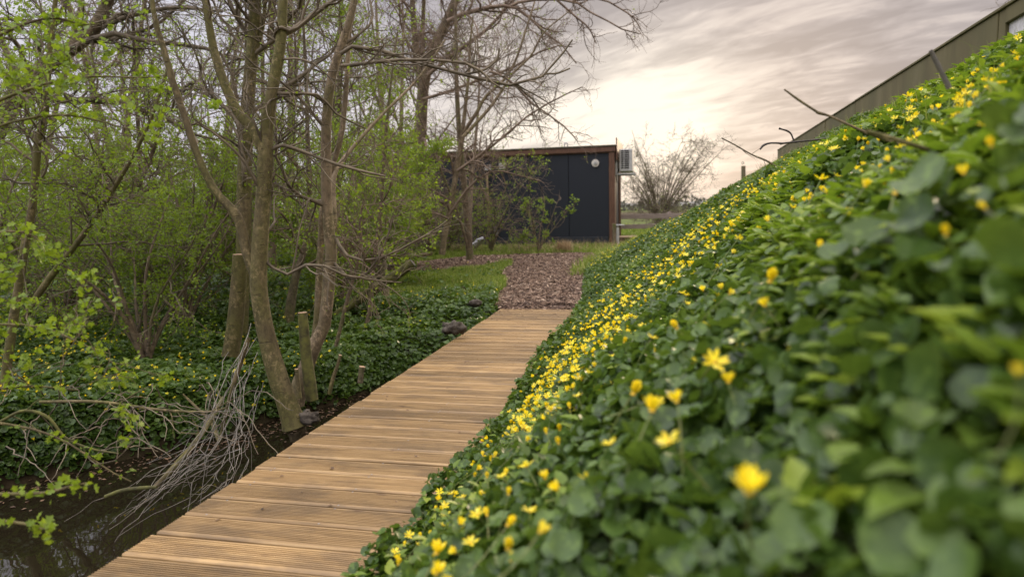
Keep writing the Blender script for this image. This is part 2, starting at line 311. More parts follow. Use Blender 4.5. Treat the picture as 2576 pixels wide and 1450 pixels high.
def bank(X, Y):
    f = foot(Y); t = (X - f) / (wallx(Y) - f)
    k = sstep(Y, 6, 11); return (np.interp(t, GT, GV) * (1 - k) + np.interp(t, [0, .12, .29, .5, .8, 1.0], [0, .12, .29, .5, .84, 1.0]) * k) * crest(Y), t
def G(X, Y):
    X = np.asarray(X, float); Y = np.asarray(Y, float)
    base = -.13 + .13 * sstep(Y, 7.0, 7.5) + .05 * sstep(Y, 8, 13)
    rough = vnoise(X, Y, .7, 1) * .10 + vnoise(X, Y, 2.3, 2) * .05 + vnoise(X, Y, 6, 3) * .02
    onpath = sstep(X, -1.2, -.2) * sstep(Y, 6.8, 7.5) * (1 - sstep(Y, 19, 22))
    zb = base + rough * (1 - .75 * onpath)
    zb = zb - .05 * (1 - sstep(np.abs(X - deckL(Y) - .45), .45, .6)) * (1 - sstep(Y, 7, 7.3))
    # ditch
    dl = ditchL(Y); inn = sstep(X, dl - .32, dl + .18) * (1 - sstep(X, deckL(Y) + .35, deckL(Y) + .75)) * (1 - sstep(Y, DL[-1, 1] + .5, DL[-1, 1] + 1.8))
    zb = zb * (1 - inn) - .78 * inn
    far = sstep(Y, 30, 60); zb = zb * (1 - far) - .15 * far
    bz, t = bank(X, Y)
    zb = zb * (1 - sstep(t, 0, .12))
    return zb + bz + (.15 + .85 * sstep(np.hypot(X, Y), .6, 3.0)) * (t > 0) * np.clip(t * 4, 0, 1) * (vnoise(X, Y, 1.3, 5) * .12 + vnoise(X, Y, 4, 6) * .09) * (crest(Y) > .3)
def axis(parts):
    a = []
    for lo, hi, st in parts: a += list(np.arange(lo, hi, st))
    return np.array(sorted(set(np.round(a, 4))))
xs = axis([(-1500, -200, 130), (-200, -60, 20), (-60, -16, 4), (-16, -6, .5), (-6, 6, .09), (6, 14, .4), (14, 60, 4), (60, 200, 20), (200, 1501, 130)])
ys = axis([(-40, -5, 5), (-5, 0, .4), (0, 9, .09), (9, 24, .18), (24, 50, 1), (50, 120, 7), (120, 400, 40), (400, 2801, 200)])
XX, YY = np.meshgrid(xs, ys); ZZ = G(XX, YY)
_, TT = bank(XX, YY)
reg = np.where((YY > 22) & (TT < 0), .5, 0.0)
reg = np.where((YY > 8) & (YY <= 22) & (XX > -3.4 - .2 * (YY - 8)) & (TT < .1), .5, reg)
reg = np.where((YY > 30) & (XX < -1), 1.0, reg); reg = np.where((YY > 150), .5, reg)
mb = MB(); nx = len(xs); i = np.arange(len(ys) - 1)[:, None] * nx; j = np.arange(nx - 1)[None]
mb.add(np.stack([XX, YY, ZZ], -1).reshape(-1, 3), np.stack([i + j, i + j + 1, i + nx + j + 1, i + nx + j], -1).reshape(-1, 4), 0, reg.ravel())
tag(mb.build('ground', MAT['ground'], smooth=True), kind='structure')
# water in the ditch
mb = MB(); wy = np.linspace(-2, DL[-1, 1] + 1.4, 60); wl = ditchL(wy) - .35; wr = deckL(wy) + .8
V = np.concatenate([np.stack([wl, wy, np.full(60, -.42)], -1), np.stack([wr, wy, np.full(60, -.42)], -1)])
k = np.arange(59); mb.add(V, np.stack([k, k + 60, k + 61, k + 1], -1)); tag(mb.build('water', MAT['water']), kind='structure')
# bark path: sheet and chips
def on_path(X, Y):
    e = vnoise(X, Y, 1.1, 9) * .35 + vnoise(X, Y, 4, 8) * .12
    lx = np.interp(Y, [7.3, 9.4, 11, 15.5], [-.16, .0, -.1, .1]) + e * .6; rx = np.minimum(foot(Y) + .05, 1.75)
    a = (Y > 7.26) & (Y < 14.9 + e) & (X > lx) & (X < rx)
    up = np.interp(X, [-14, -3, -1.8, -.7, 1, 2.4], [13.2, 13.3, 13.5, 14.5, 15.1, 14.7]); lo = np.interp(X, [-14, -3, -1.8, -.7, -.1, .4], [12.1, 11.8, 11.6, 11.9, 13.0, 13.6])
    bb = (X <= 1.6) & (X > -14) & (Y > lo + e) & (Y < up + e)
    return a | bb
px_ = np.arange(-14, 2.6, .09); py_ = np.arange(7.24, 15.6, .09); PX, PY = np.meshgrid(px_, py_); ok = on_path(PX, PY)
mb = MB(); nx = len(px_); cell = ok[:-1, :-1] & ok[1:, 1:] & ok[1:, :-1] & ok[:-1, 1:]
ii, jj = np.nonzero(cell); b0 = ii * nx + jj
mb.add(np.stack([PX, PY, G(PX, PY) + .022 + .02 * vnoise(PX, PY, 5, 4)], -1).reshape(-1, 3), np.stack([b0, b0 + 1, b0 + nx + 1, b0 + nx], -1))
tag(mb.build('path', MAT['bark_path'], smooth=True), kind='structure')
rng = np.random.default_rng(3)
n = 90000; X = rng.uniform(-7, 2.6, n); Y = 7.2 + 8.2 * rng.random(n) ** 1.25; k = on_path(X, Y); X, Y = X[k], Y[k]; n = len(X)
ch = MB(); a = rng.uniform(0, 6.28, n); tl = rng.normal(0, .35, n); Xv = np.stack([np.cos(a) * np.cos(tl), np.sin(a) * np.cos(tl), np.sin(tl)], -1)
Zv = unit(np.stack([rng.normal(0, .35, n), rng.normal(0, .35, n), np.ones(n)], -1)); Yv = unit(np.cross(Zv, Xv)); Zv = np.cross(Xv, Yv)
CH = np.array([[-.5, -.14, 0], [.5, -.2, 0], [.45, .16, 0], [-.5, .12, 0], [-.4, -.1, .1], [.42, -.12, .08], [.4, .1, .1], [-.42, .1, .08]])
ch.inst(CH, [[4, 5, 6, 7], [0, 1, 5, 4], [1, 2, 6, 5], [2, 3, 7, 6], [3, 0, 4, 7]], np.stack([X, Y, G(X, Y) + .025 + rng.random(n) * .018], -1), Xv, Yv, Zv, rng.uniform(.018, .075, n), 0, rng.random(n) ** 1.2)
n = 90; ud = rng.random(n) * .8; vd = -(rng.random(n) ** 2.2) * .8; Pd = np.array([-.12, 7.31, .006]) + ud[:, None] * np.array([math.cos(math.radians(12.3)), -math.sin(math.radians(12.3)), 0]) + vd[:, None] * np.array([math.sin(math.radians(12.3)), math.cos(math.radians(12.3)), 0]); a = rng.uniform(0, 6.28, n)
Xd_ = np.stack([np.cos(a), np.sin(a), 0 * a], -1); ch.inst(CH, [[4, 5, 6, 7], [0, 1, 5, 4], [1, 2, 6, 5], [2, 3, 7, 6], [3, 0, 4, 7]], Pd, Xd_, np.stack([-np.sin(a), np.cos(a), 0 * a], -1), np.tile([[0, 0, 1.]], (n, 1)), rng.uniform(.012, .035, n), 0, rng.random(n) * .7)
tag(ch.build('bark_chips', MAT['chip']), 'loose brown bark chips covering the path beyond the boardwalk', 'bark chips', kind='stuff')
# ------------------------------------------------------------------ boardwalk
dv = np.array([math.sin(ang), math.cos(ang), 0]); rv = np.array([math.cos(ang), -math.sin(ang), 0]); up = np.array([0, 0, 1.])
E0 = np.array([-.12, 7.31, 0]); WD = 1.02; PIT = .149
bw = empty('boardwalk', E0, 'ribbed timber boardwalk running along the foot of the flowery bank', 'boardwalk')
prof = [(0, -.028), (0, -.004), (.004, 0), (.020, 0)]
gx = .020
for q in range(10):
    prof += [(gx + .0006, -.011), (gx + .0052, -.011), (gx + .0058, 0)]; gx += .0108
    if q < 9: prof += [(gx, 0)]
prof += [(.131, 0), (.1328, -.002), (.133, -.028)]
prof = np.array(prof); mb = MB(); npf = len(prof)
for q in range(60):
    o = E0 - dv * (PIT * (q + 1)) + up * rng.normal(0, .0012); flip = False; j0 = rng.normal(0, .004); j1 = rng.normal(0, .006); tw = rng.normal(0, .003)
    pr = prof
    nseg = 2; rr = rng.random(); c0 = o + rv * j0; c1 = o + rv * (WD + j1) + dv * tw
    ring = lambda c: c + pr[:, :1] * dv + pr[:, 1:] * up
    V = np.vstack([ring(c0), ring(c1)]); k = np.arange(npf - 1)
    mb.add(V, np.stack([k, k + npf, k + npf + 1, k + 1], -1), 0, rr)
    n0 = mb.n - len(V)
    for e in (0, 1):
        mb.L.append(np.arange(npf) + n0 + e * npf if e else (np.arange(npf) + n0)[::-1]); mb.C.append(np.array([npf])); mb.M.append(np.array([0]))
for q in range(60):
    for off in (.082, .522, .972):
        for dd in (.008, .128):
            p = E0 - dv * (PIT * (q + 1) - dd) + rv * off + up * .0006; a6 = np.arange(6) * math.pi / 3
            mb.add(np.stack([p + .0042 * (np.cos(t) * rv + np.sin(t) * dv) for t in a6]), [[0, 5, 4, 3, 2, 1]], 1)
mb.build('decking', [MAT['deck'], MAT['steel']], bw)
for off in (.06, .50, .95):
    mb = MB(); L = 9.0; mb.box(E0 - dv * (L / 2 + .02) + rv * off - up * (.030 + .05), (.045, L, .10), [rv, dv, up], bev=.003); mb.build('joist', MAT['joist'], bw)
for q in range(6):
    for off in (.10, .90):
        p = E0 - dv * (.5 + q * 1.5) + rv * off; mb = MB(); mb.tubes(np.array([[p[0], p[1], -.9], [p[0], p[1], -.5], [p[0], p[1], -.14]]), np.full(3, .05), 10); mb.build('support_post', MAT['bark_old'], bw, smooth=True)
# ------------------------------------------------------------------ leaf templates
def fan(outline, c=(0, 0, 0)):
    T = np.array([c] + outline, float); n = len(outline); return T, [[0, i + 1, (i + 1) % n + 1] for i in range(n)]
def heart(n, cup=.18):
    o = []
    for q in range(n):
        a = 2 * math.pi * (q + .5) / n; r = .5 * (1 - .28 * math.exp(-((abs(a - math.pi)) / .35) ** 2)); r *= 1 + .12 * math.cos(a)
        r *= 1 + .07 * math.cos(6 * a + .6); o.append((r * math.cos(a), r * math.sin(a) * .96, cup * (r * 2) ** 2 * (.35 + 1.0 * abs(math.sin(a)))  - .07 * math.cos(a) + .05 * math.sin(3 * a + 1)))
    return fan(o)
H12 = heart(12); H8 = heart(8); H5 = heart(5, .15)
DIA = (np.array([[0, 0, 0], [.45, .30, .06], [1, 0, -.03], [.45, -.30, .06]]), [[0, 2, 1], [0, 3, 2]])
LOB = fan([(0, .06, 0), (.22, .38, .06), (.42, .2, .02), (.62, .46, .08), (.74, .2, .02), (1, .0, 0), (.74, -.2, .02), (.62, -.46, .08), (.42, -.2, .02), (.22, -.38, .06), (0, -.06, 0)], (.45, 0, 0))
SER = fan([(0, .03, 0), (.15, .22, .05), (.3, .30, .08), (.34, .25, .05), (.5, .28, .06), (.54, .2, .04), (.7, .18, .02), (1, 0, -.12), (.7, -.18, .02), (.54, -.2, .04), (.5, -.28, .06), (.34, -.25, .05), (.3, -.30, .08), (.15, -.22, .05), (0, -.03, 0)], (.42, 0, -.03))
def frames(rng, n, nrm, tilt):
    Z = unit(nrm + rng.normal(0, tilt, (n, 3))); v = rng.normal(0, 1, (n, 3)); X = unit(v - (v * Z).sum(1, keepdims=True) * Z); return X, np.cross(Z, X), Z
def leafy(mb, rng, P, n, size, tmpl=DIA, clump=3, spread=.02, mat=0, up_=.5, lo=0.0, hi=1.0):
    """leaf clusters along twigs P (K,N,3)"""
    K, Nn, _ = P.shape; idx = rng.integers(0, K, n); t = (lo + (hi - lo) * rng.random(n) ** .7) * (Nn - 1.001); i = t.astype(int); f = (t - i)[:, None]
    p = P[idx, i] * (1 - f) + P[idx, i + 1] * f; p = np.repeat(p, clump, 0); r = np.repeat(rng.random(n), clump) * .6 + rng.random(n * clump) * .4; m = len(p)
    p = p + rng.normal(0, spread, (m, 3)); X, Yv, Z = frames(rng, m, np.array([[0, 0, up_]]), .75)
    mb.inst(tmpl[0], tmpl[1], p, X, Yv, Z, size * rng.uniform(.55, 1.25, m), mat, r)
# ------------------------------------------------------------------ tree growth
def limb(pts, Y, n=24):
    """trace of a limb: (px, py, radius px[, dY]) -> world polyline"""
    P = np.array([at(p[0], p[1], Y + (p[3] if len(p) > 3 else 0)) for p in pts]); R = np.array([p[2] / FPX * (Y + (p[3] if len(p) > 3 else 0)) for p in pts])
    Q = catmull(np.hstack([P, R[:, None]]), n); return Q[:, :3], np.maximum(Q[:, 3], .0015)
def sprout(rng, P, R, n, t0, t1, an, ln, M, wig, trop, rr, rmin):
    K, Nn, _ = P.shape; Lk = np.linalg.norm(np.diff(P, axis=1), axis=2).sum(1); idx = rng.choice(K, n, p=Lk / Lk.sum())
    t = rng.uniform(t0, t1, n); tt = t * (Nn - 1.001); i = tt.astype(int); f = (tt - i)[:, None]
    pos = P[idx, i] * (1 - f) + P[idx, i + 1] * f; r = R[idx, i] * (1 - f[:, 0]) + R[idx, i + 1] * f[:, 0]
    T = unit(P[idx, i + 1] - P[idx, i]); v = rng.normal(0, 1, (n, 3)); pr = unit(v - (v * T).sum(1, keepdims=True) * T)
    a = an * rng.uniform(.7, 1.3, n)[:, None]; d = np.cos(a) * T + np.sin(a) * pr
    L = ln * rng.uniform(.45, 1.25, n) * (1 - .4 * t); out = np.empty((n, M, 3)); out[:, 0] = pos; st = (L / (M - 1))[:, None]
    cur = rng.normal(0, wig * .7, (n, 3))
    for q in range(1, M):
        d = unit(d + rng.normal(0, wig, (n, 3)) + cur + np.array(trop)); out[:, q] = out[:, q - 1] + d * st
    r0 = np.maximum(np.minimum(r * rr, L * .018 + .001), rmin); RR = r0[:, None] * np.linspace(1, .4, M)[None]; return out, np.maximum(RR, rmin * .6)
def resamp(L, n=24):
    return np.stack([l[0] for l in L]), np.stack([l[1] for l in L])
def make_tree(name, label, limbs, bark, seed, l1=20, l2=120, l3=700, len1=1.2, len2=.6, len3=.3, trop=(0, 0, .06), rmin=.0022, leaves=0, leafsize=.03, leafmat='spring', twig='twig', wig=.2, cat='tree', t0=.25, clump=3, group=None, ang1=1.0, tmpl=DIA, spread=.025, lo=.2, sides=10, extra=None, up_=.5):
    rng = np.random.default_rng(seed); P, R = resamp(limbs)
    o = empty(name, P[0, 0], label, cat, group)
    tm = MB(); tm.tubes(P, R, sides); tm.build('trunk', MAT[bark], o, smooth=True)
    if l1 == 0: return o
    P1, R1 = sprout(rng, P, R, l1, t0, 1, ang1, len1, 9, wig, trop, .42, rmin * 1.5)
    if extra is not None:
        E, ER = resamp([(e[0][np.linspace(0, 23, 9).astype(int)], e[1][np.linspace(0, 23, 9).astype(int)]) for e in extra]); P1 = np.concatenate([P1, E]); R1 = np.concatenate([R1, ER])
    P2, R2 = sprout(rng, P1, R1, l2, .12, 1, .75, len2, 7, wig * 1.1, trop, .6, rmin * 1.2)
    bm_ = MB(); bm_.tubes(P1, R1, 5)
    bm_.tubes(P2, R2, 4)
    if l3:
        P3, R3 = sprout(rng, np.concatenate([P2]), R2, l3, .1, 1, .7, len3, 5, wig * 1.2, trop, .6, rmin)
        bm_.tubes(P3, R3, 3)
    else: P3 = P2[:, ::1]
    bm_.build('branches', MAT[twig], o, smooth=True)
    if leaves:
        lm = MB(); (leafy(lm, rng, P[:, 12:], int(leaves * .35), leafsize, tmpl, clump, spread, up_=up_), leafy(lm, rng, P2, int(leaves * .4), leafsize, tmpl, clump, spread, up_=up_)) if tmpl is LOB else None
        leafy(lm, rng, P3, leaves, leafsize, tmpl, clump, spread, up_=up_, lo=lo); lm.build('leaves', MAT[leafmat], o)
    return o
L_ = limb
# --- near trees by the ditch
Ya = 4.45
A_main = L_([(742, 1072, 33), (735, 1050, 29), (718, 1000, 26), (700, 950, 25), (672, 850, 22), (655, 760, 21), (650, 690, 21), (655, 600, 20), (662, 500, 18), (667, 420, 19), (668, 370, 18)], Ya)
A_r = L_([(668, 400, 16), (671, 350, 15), (673, 300, 15), (690, 200, 14), (705, 117, 13), (712, 0, 11), (716, -120, 9), (725, -260, 6)], Ya)
A_l = L_([(668, 400, 14), (655, 362, 14), (635, 325, 13), (600, 283, 12), (567, 217, 11), (540, 133, 10), (527, 67, 9), (517, 0, 8), (505, -130, 5)], Ya)
A_low = L_([(650, 720, 13), (640, 685, 13), (622, 640, 12), (610, 583, 12), (597, 545, 12), (570, 512, 11), (540, 478, 9), (500, 400, 9), (467, 300, 8), (433, 200, 8), (415, 133, 7), (390, 50, 6), (380, -30, 5), (370, -140, 4)], Ya)
xA = [L_([(708, 90, 6), (745, 70, 7, .05), (803, 27, 6, .1), (850, -5, 5, .1), (930, -60, 4, .2)], Ya), L_([(687, 375, 5), (710, 365, 5), (753, 377, 4), (803, 397, 4), (870, 420, 4), (970, 443, 2.5)], Ya),
      L_([(700, 235, 5), (740, 236, 4), (803, 240, 3, .2), (847, 287, 3, .3), (920, 323, 2, .4)], Ya), L_([(706, 120, 4), (690, 95, 4), (700, 66, 4, -.05), (727, 78, 4), (760, 62, 3), (800, 20, 3)], Ya),
      L_([(665, 655, 4), (720, 690, 4), (790, 660, 4, -.2), (860, 690, 3, -.2), (950, 705, 2, 0), (1010, 710, 1.5)], Ya)]
make_tree('alder_tree', 'forked greenish trunk nearest the boardwalk, leaning in over the water of the ditch', [A_main, A_r, A_l, A_low], 'bark', 11, 16, 90, 420, .9, .55, .3, rmin=.0016, leaves=60, leafsize=.022, extra=xA, t0=.45, sides=14)
B_main = L_([(742, 1015, 24), (752, 975, 22), (768, 930, 20), (790, 870, 18), (818, 810, 16), (827, 704, 15), (833, 640, 15), (829, 590, 14), (823, 520, 13), (820, 400, 13), (822, 290, 12), (835, 190, 11), (858, 117, 10), (880, 50, 9), (895, -20, 8), (920, -160, 6)], 4.9)
B_2 = L_([(776, 920, 10), (790, 860, 10), (798, 800, 9), (803, 700, 9), (806, 637, 8), (811, 537, 8), (822, 470, 8), (837, 417, 7), (860, 333, 7), (872, 200, 6), (880, 67, 5), (895, -60, 4)], 5.15)
B_3 = L_([(829, 590, 7), (842, 560, 6), (838, 480, 6, .1), (845, 430, 6, .2), (880, 380, 5, .4), (960, 290, 4, .6), (1050, 200, 3, .8), (1120, 100, 2, .9)], 4.95)
xB = [L_([(857, 136, 6), (887, 117, 5), (937, 120, 5), (987, 140, 5), (1070, 163, 4), (1170, 187, 4), (1246, 214, 4), (1298, 212, 4), (1358, 196, 3), (1398, 160, 3), (1427, 116, 2.6), (1440, 100, 2)], 4.8),
      L_([(858, 166, 5), (900, 163, 5), (970, 153, 4), (1053, 150, 4), (1153, 155, 3.5), (1203, 173, 3), (1235, 205, 2.4), (1262, 222, 2)], 4.7),
      L_([(1358, 196, 3), (1372, 186, 2.5), (1400, 185, 2.5), (1434, 172, 2)], 4.8), L_([(1170, 187, 3), (1220, 175, 3), (1250, 150, 3), (1256, 122, 2.5)], 4.8),
      L_([(845, 600, 5), (870, 640, 4, -.1), (930, 655, 3.5, -.2), (1000, 630, 3, -.2), (1090, 580, 2, -.2), (1130, 550, 1.5, -.2)], 4.9), L_([(832, 650, 4), (880, 700, 4, -.1), (930, 680, 3, -.2), (970, 610, 3, -.2), (990, 540, 2, -.2)], 4.9)]
make_tree('alder_tree', 'pale smooth trunk rising behind the split post, with long branches sweeping right', [B_main, B_2, B_3], 'bark_pale', 12, 16, 110, 500, .9, .5, .28, rmin=.0016, leaves=60, leafsize=.022, extra=xB, t0=.4, sides=14)
A2 = L_([(598, 905, 22), (603, 850, 20), (608, 760, 18), (612, 660, 18), (614, 560, 18), (615, 467, 18), (618, 380, 17), (622, 280, 16), (630, 180, 15), (640, 60, 14), (645, -60, 12), (652, -200, 8)], 6.1)
A2b = L_([(622, 180, 6), (640, 140, 6), (660, 70, 5), (668, 0, 4), (675, -90, 3)], 6.1)
make_tree('alder_tree', 'straight greenish trunk standing directly behind the sawn-off stump', [A2, A2b], 'bark', 13, 30, 260, 1500, 1.6, .8, .4, rmin=.0022, leaves=120, leafsize=.028, t0=.45)
st = empty('tree_stump', at(565, 960, 5.2), 'tall leaning moss-green stump with sawn-off top, left of the forked trunk', 'stump')
P, R = L_([(562, 968, 25), (568, 940, 23), (582, 880, 21), (593, 800, 20), (600, 720, 19), (603, 660, 18), (603, 640, 17)], 5.2); tm = MB(); tm.tubes(P, R, 14)
tm.build('trunk', MAT['bark'], st, smooth=True); tm = MB(); tm.tubes(np.array([P[-1] - [0, 0, .004], P[-1] + [0, 0, .004], P[-1] + [0, 0, .006]]), np.array([R[-1] * .99, R[-1] * .97, .001]), 14); tm.build('cut_face', MAT['cut'], st)
def post(name, label, cat, pts, Y, mat, cutmat='cut', sides=12, r2=None):
    P, R = L_(pts, Y, 12); o = empty(name, P[0], label, cat); t = MB(); t.tubes(P, R, sides); t.build('shaft', MAT[mat], o, smooth=True)
    d = unit(P[-1] - P[-2]); t = MB(); t.tubes(np.array([P[-1] - d * .003, P[-1] + d * .003, P[-1] + d * .005]), np.array([R[-1] * .99, R[-1] * .95, .001]), sides); t.build('cut_end', MAT[cutmat], o); return o
post('wooden_post', 'split mossy post leaning left just in front of the pale smooth trunk', 'post', [(785, 1005, 16), (778, 950, 16), (769, 880, 14), (764, 820, 13), (761, 786, 12)], 4.6, 'moss')
post('mossy_beam', 'dark mossy beam slanting up to the right between the trunks and the grass', 'beam', [(837, 797, 9), (900, 755, 12), (960, 715, 13), (1010, 682, 13), (1038, 660, 11)], 7.2, 'moss', 'dark')
post('wooden_post', 'short upright post under the slanting mossy beam', 'post', [(974, 785, 11), (970, 740, 10), (967, 700, 10), (960, 640, 9)], 7.9, 'bark_old')
post('cut_stake', 'short sawn-off stake beside the water near the boardwalk edge', 'stake', [(906, 962, 7), (908, 940, 7), (911, 922, 8)], 4.7, 'bark_old')
post('cut_stake', 'thin leaning stake with a fresh orange cut, right of the split post', 'stake', [(828, 990, 5), (838, 950, 5), (850, 915, 4), (856, 893, 4)], 4.6, 'bark')
post('cut_stake', 'small dark stake at the foot of the split post', 'stake', [(752, 1000, 8), (749, 960, 6), (746, 928, 5)], 4.4, 'bark')
# --- left side
H1 = L_([(-5, 1060, 12), (8, 990, 11), (30, 830, 11), (48, 716, 10), (63, 616, 10), (80, 533, 9), (90, 430, 9), (97, 350, 9), (112, 300, 8), (117, 240, 8), (125, 130, 6), (140, 0, 5), (150, -80, 4)], 4.2)
make_tree('young_tree', 'slim upright trunk near the left edge, closest to the lens', [H1], 'bark', 21, 16, 120, 420, .8, .45, .22, rmin=.0014, leaves=900, leafsize=.026, t0=.35, clump=4, spread=.018)
I1 = L_([(55, 812, 8), (90, 750, 8), (130, 693, 8), (190, 616, 7), (240, 548, 7), (277, 490, 6), (330, 400, 5), (380, 300, 4), (420, 180, 3)], 5.0)
make_tree('young_tree', 'slim trunk leaning right behind the upright one at the left edge', [I1], 'bark', 22, 12, 90, 330, .8, .45, .22, rmin=.0015, leaves=800, leafsize=.026, t0=.3, clump=4, spread=.018)
G1 = L_([(-150, 800, 34), (-110, 600, 32), (-60, 430, 30), (0, 300, 25), (60, 225, 21), (110, 170, 19), (173, 127, 17), (233, 77, 16), (265, 20, 14), (285, -60, 12), (300, -160, 9)], 7.5)
xG = [L_([(40, 240, 9), (117, 247, 9), (200, 257, 9), (283, 250, 8), (350, 277, 7), (417, 297, 6), (480, 335, 4), (540, 350, 2)], 7.4), L_([(143, 145, 8), (200, 110, 7), (283, 85, 7), (350, 100, 6), (417, 110, 6), (500, 117, 5), (590, 150, 3)], 7.4),
      L_([(60, 225, 9), (20, 140, 8), (-10, 60, 7), (-20, -40, 5)], 7.4), L_([(0, 300, 8), (60, 330, 7), (110, 350, 6), (170, 400, 5), (220, 430, 3)], 7.2), L_([(230, 80, 7), (330, 40, 6), (440, 20, 5), (560, 30, 3)], 7.5)]
make_tree('willow_tree', 'thick rough limb slanting across the top left corner above a long drooping branch', [G1], 'bark_rough', 23, 20, 200, 1100, 1.8, .8, .4, rmin=.002, leaves=150, leafsize=.03, extra=xG, t0=.35, wig=.28)
def thin(label, pts, Y, seed, **k):
    kw = dict(l1=14, l2=110, l3=600, len1=1.1, len2=.6, len3=.3, rmin=.0022, leaves=520, leafsize=.034, t0=.3, twig='twig_red', clump=4); kw.update(k)
    return make_tree('young_tree', label, [L_(pts, Y)], kw.pop('bark', 'bark_rough'), seed, **kw)
thin('thin kinked stem in the middle of the leafy thicket, left of the stump', [(283, 690, 7), (284, 640, 6), (300, 566, 6), (333, 500, 5), (370, 420, 5), (400, 330, 4), (440, 180, 3)], 7.0, 31)
thin('thin vertical stem between the leaning young tree and the dark crooked stem', [(357, 700, 6), (357, 566, 6), (355, 483, 5), (350, 350, 5), (340, 200, 4), (335, 40, 3)], 7.6, 32)
thin('dark crooked stem bending right, left of the sawn-off stump', [(415, 745, 7), (428, 705, 6), (440, 660, 6), (465, 615, 6), (493, 590, 5), (530, 540, 4), (560, 460, 3)], 6.8, 33)
thin('slim trunk with a dark foot between the forked trunk and the pale trunk', [(725, 820, 13), (732, 760, 12), (745, 690, 10), (770, 610, 8), (780, 500, 7), (775, 380, 6), (770, 200, 4), (760, 0, 3)], 7.0, 34, bark='bark_old')
thin('slim stem crossing behind the slanting mossy beam', [(918, 830, 6), (930, 780, 6), (935, 700, 6), (948, 600, 5), (960, 500, 5), (968, 380, 4), (980, 240, 3), (1000, 80, 2)], 7.0, 35, leaves=420)
thin('slim wavy stem just right of the pale trunk, in front of the beam', [(845, 870, 5), (862, 800, 5), (880, 730, 5), (900, 660, 4), (908, 610, 4), (905, 560, 3), (915, 500, 3)], 5.6, 36, l1=8, l2=50, l3=200, len1=.6, leaves=260)
# --- trees between ditch and cabin
E1 = L_([(992, 640, 20), (1003, 590, 19), (1020, 530, 18), (1040, 470, 17), (1052, 400, 16), (1058, 333, 15), (1063, 240, 14), (1073, 180, 13), (1092, 120, 12), (1115, 70, 11), (1142, 10, 10), (1175, -90, 7)], 14)
E2 = L_([(1062, 250, 9), (1056, 200, 8), (1050, 140, 8), (1043, 80, 7), (1037, 0, 6), (1028, -100, 4)], 14)
xE = [L_([(1125, 55, 6), (1185, 28, 6), (1248, 18, 5), (1285, 16, 4), (1323, 37, 3.5), (1366, 80, 3), (1410, 110, 2), (1450, 160, 1.5)], 13), L_([(1285, 16, 4), (1320, 2, 4), (1380, 0, 3), (1440, 2, 3), (1473, 25, 2.5), (1523, 50, 2), (1560, 72, 2), (1610, 86, 1.3)], 13),
      L_([(1440, 2, 3), (1510, -2, 2.5), (1560, 22, 2), (1593, 45, 2), (1612, 74, 1.3)], 13), L_([(1075, 190, 5), (1150, 130, 5), (1230, 70, 4), (1290, 0, 3), (1330, -60, 2)], 13.5),
      L_([(1064, 250, 4), (1130, 230, 4), (1210, 200, 3), (1290, 170, 3), (1380, 120, 2), (1440, 118, 1.4)], 13.5), L_([(1400, 0, 3), (1445, 40, 2.5), (1480, 70, 2), (1500, 110, 1.5)], 13)]
make_tree('willow_tree', 'tall rough trunk rising in front of the left end of the dark cabin', [E1, E2], 'bark_rough', 41, 34, 300, 1900, 2.0, 1.1, .55, trop=(.02, 0, .03), rmin=.0032, leaves=120, leafsize=.04, extra=xE, t0=.35, twig='twig_red', sides=12, wig=.24)
F1 = L_([(1112, 640, 8), (1119, 590, 8), (1128, 550, 8), (1140, 480, 7), (1150, 420, 7), (1160, 360, 7), (1165, 335, 7)], 11.5)
F2 = L_([(1163, 350, 5), (1175, 320, 5), (1198, 285, 4.5), (1223, 242, 4), (1268, 200, 3.5), (1298, 150, 3), (1323, 75, 2.5), (1345, 5, 2)], 11.5)
F3 = L_([(1164, 345, 5), (1190, 318, 4.5), (1233, 270, 4), (1266, 222, 3.5), (1290, 185, 3), (1336, 140, 2.5), (1368, 82, 2), (1430, 30, 1.5)], 11.3)
F4 = L_([(1163, 345, 5), (1168, 290, 5), (1175, 230, 4), (1180, 180, 4), (1182, 120, 3), (1190, 40, 2)], 11.6)
xF = [L_([(1150, 430, 4), (1200, 395, 3.5), (1248, 360, 3), (1323, 295, 2.5), (1398, 250, 2), (1464, 219, 1.2)], 11), L_([(1230, 180, 3), (1262, 190, 3), (1298, 217, 3), (1343, 265, 2.5), (1398, 300, 2), (1436, 335, 1.8), (1453, 356, 1.2)], 11),
      L_([(1130, 540, 3), (1180, 470, 3), (1240, 430, 2.4), (1300, 440, 2), (1360, 455, 1.3)], 11), L_([(1128, 550, 3), (1060, 520, 3), (990, 500, 2.5), (930, 520, 1.5)], 11.2)]
make_tree('willow_tree', 'slender many-forked trunk whose twigs hang over the cabin roof', [F1, F2, F3, F4], 'bark_pale', 42, 30, 300, 1900, 1.4, .75, .4, trop=(.02, 0, .0), rmin=.0028, leaves=150, leafsize=.03, extra=xF, t0=.2, twig='twig_red', wig=.24)
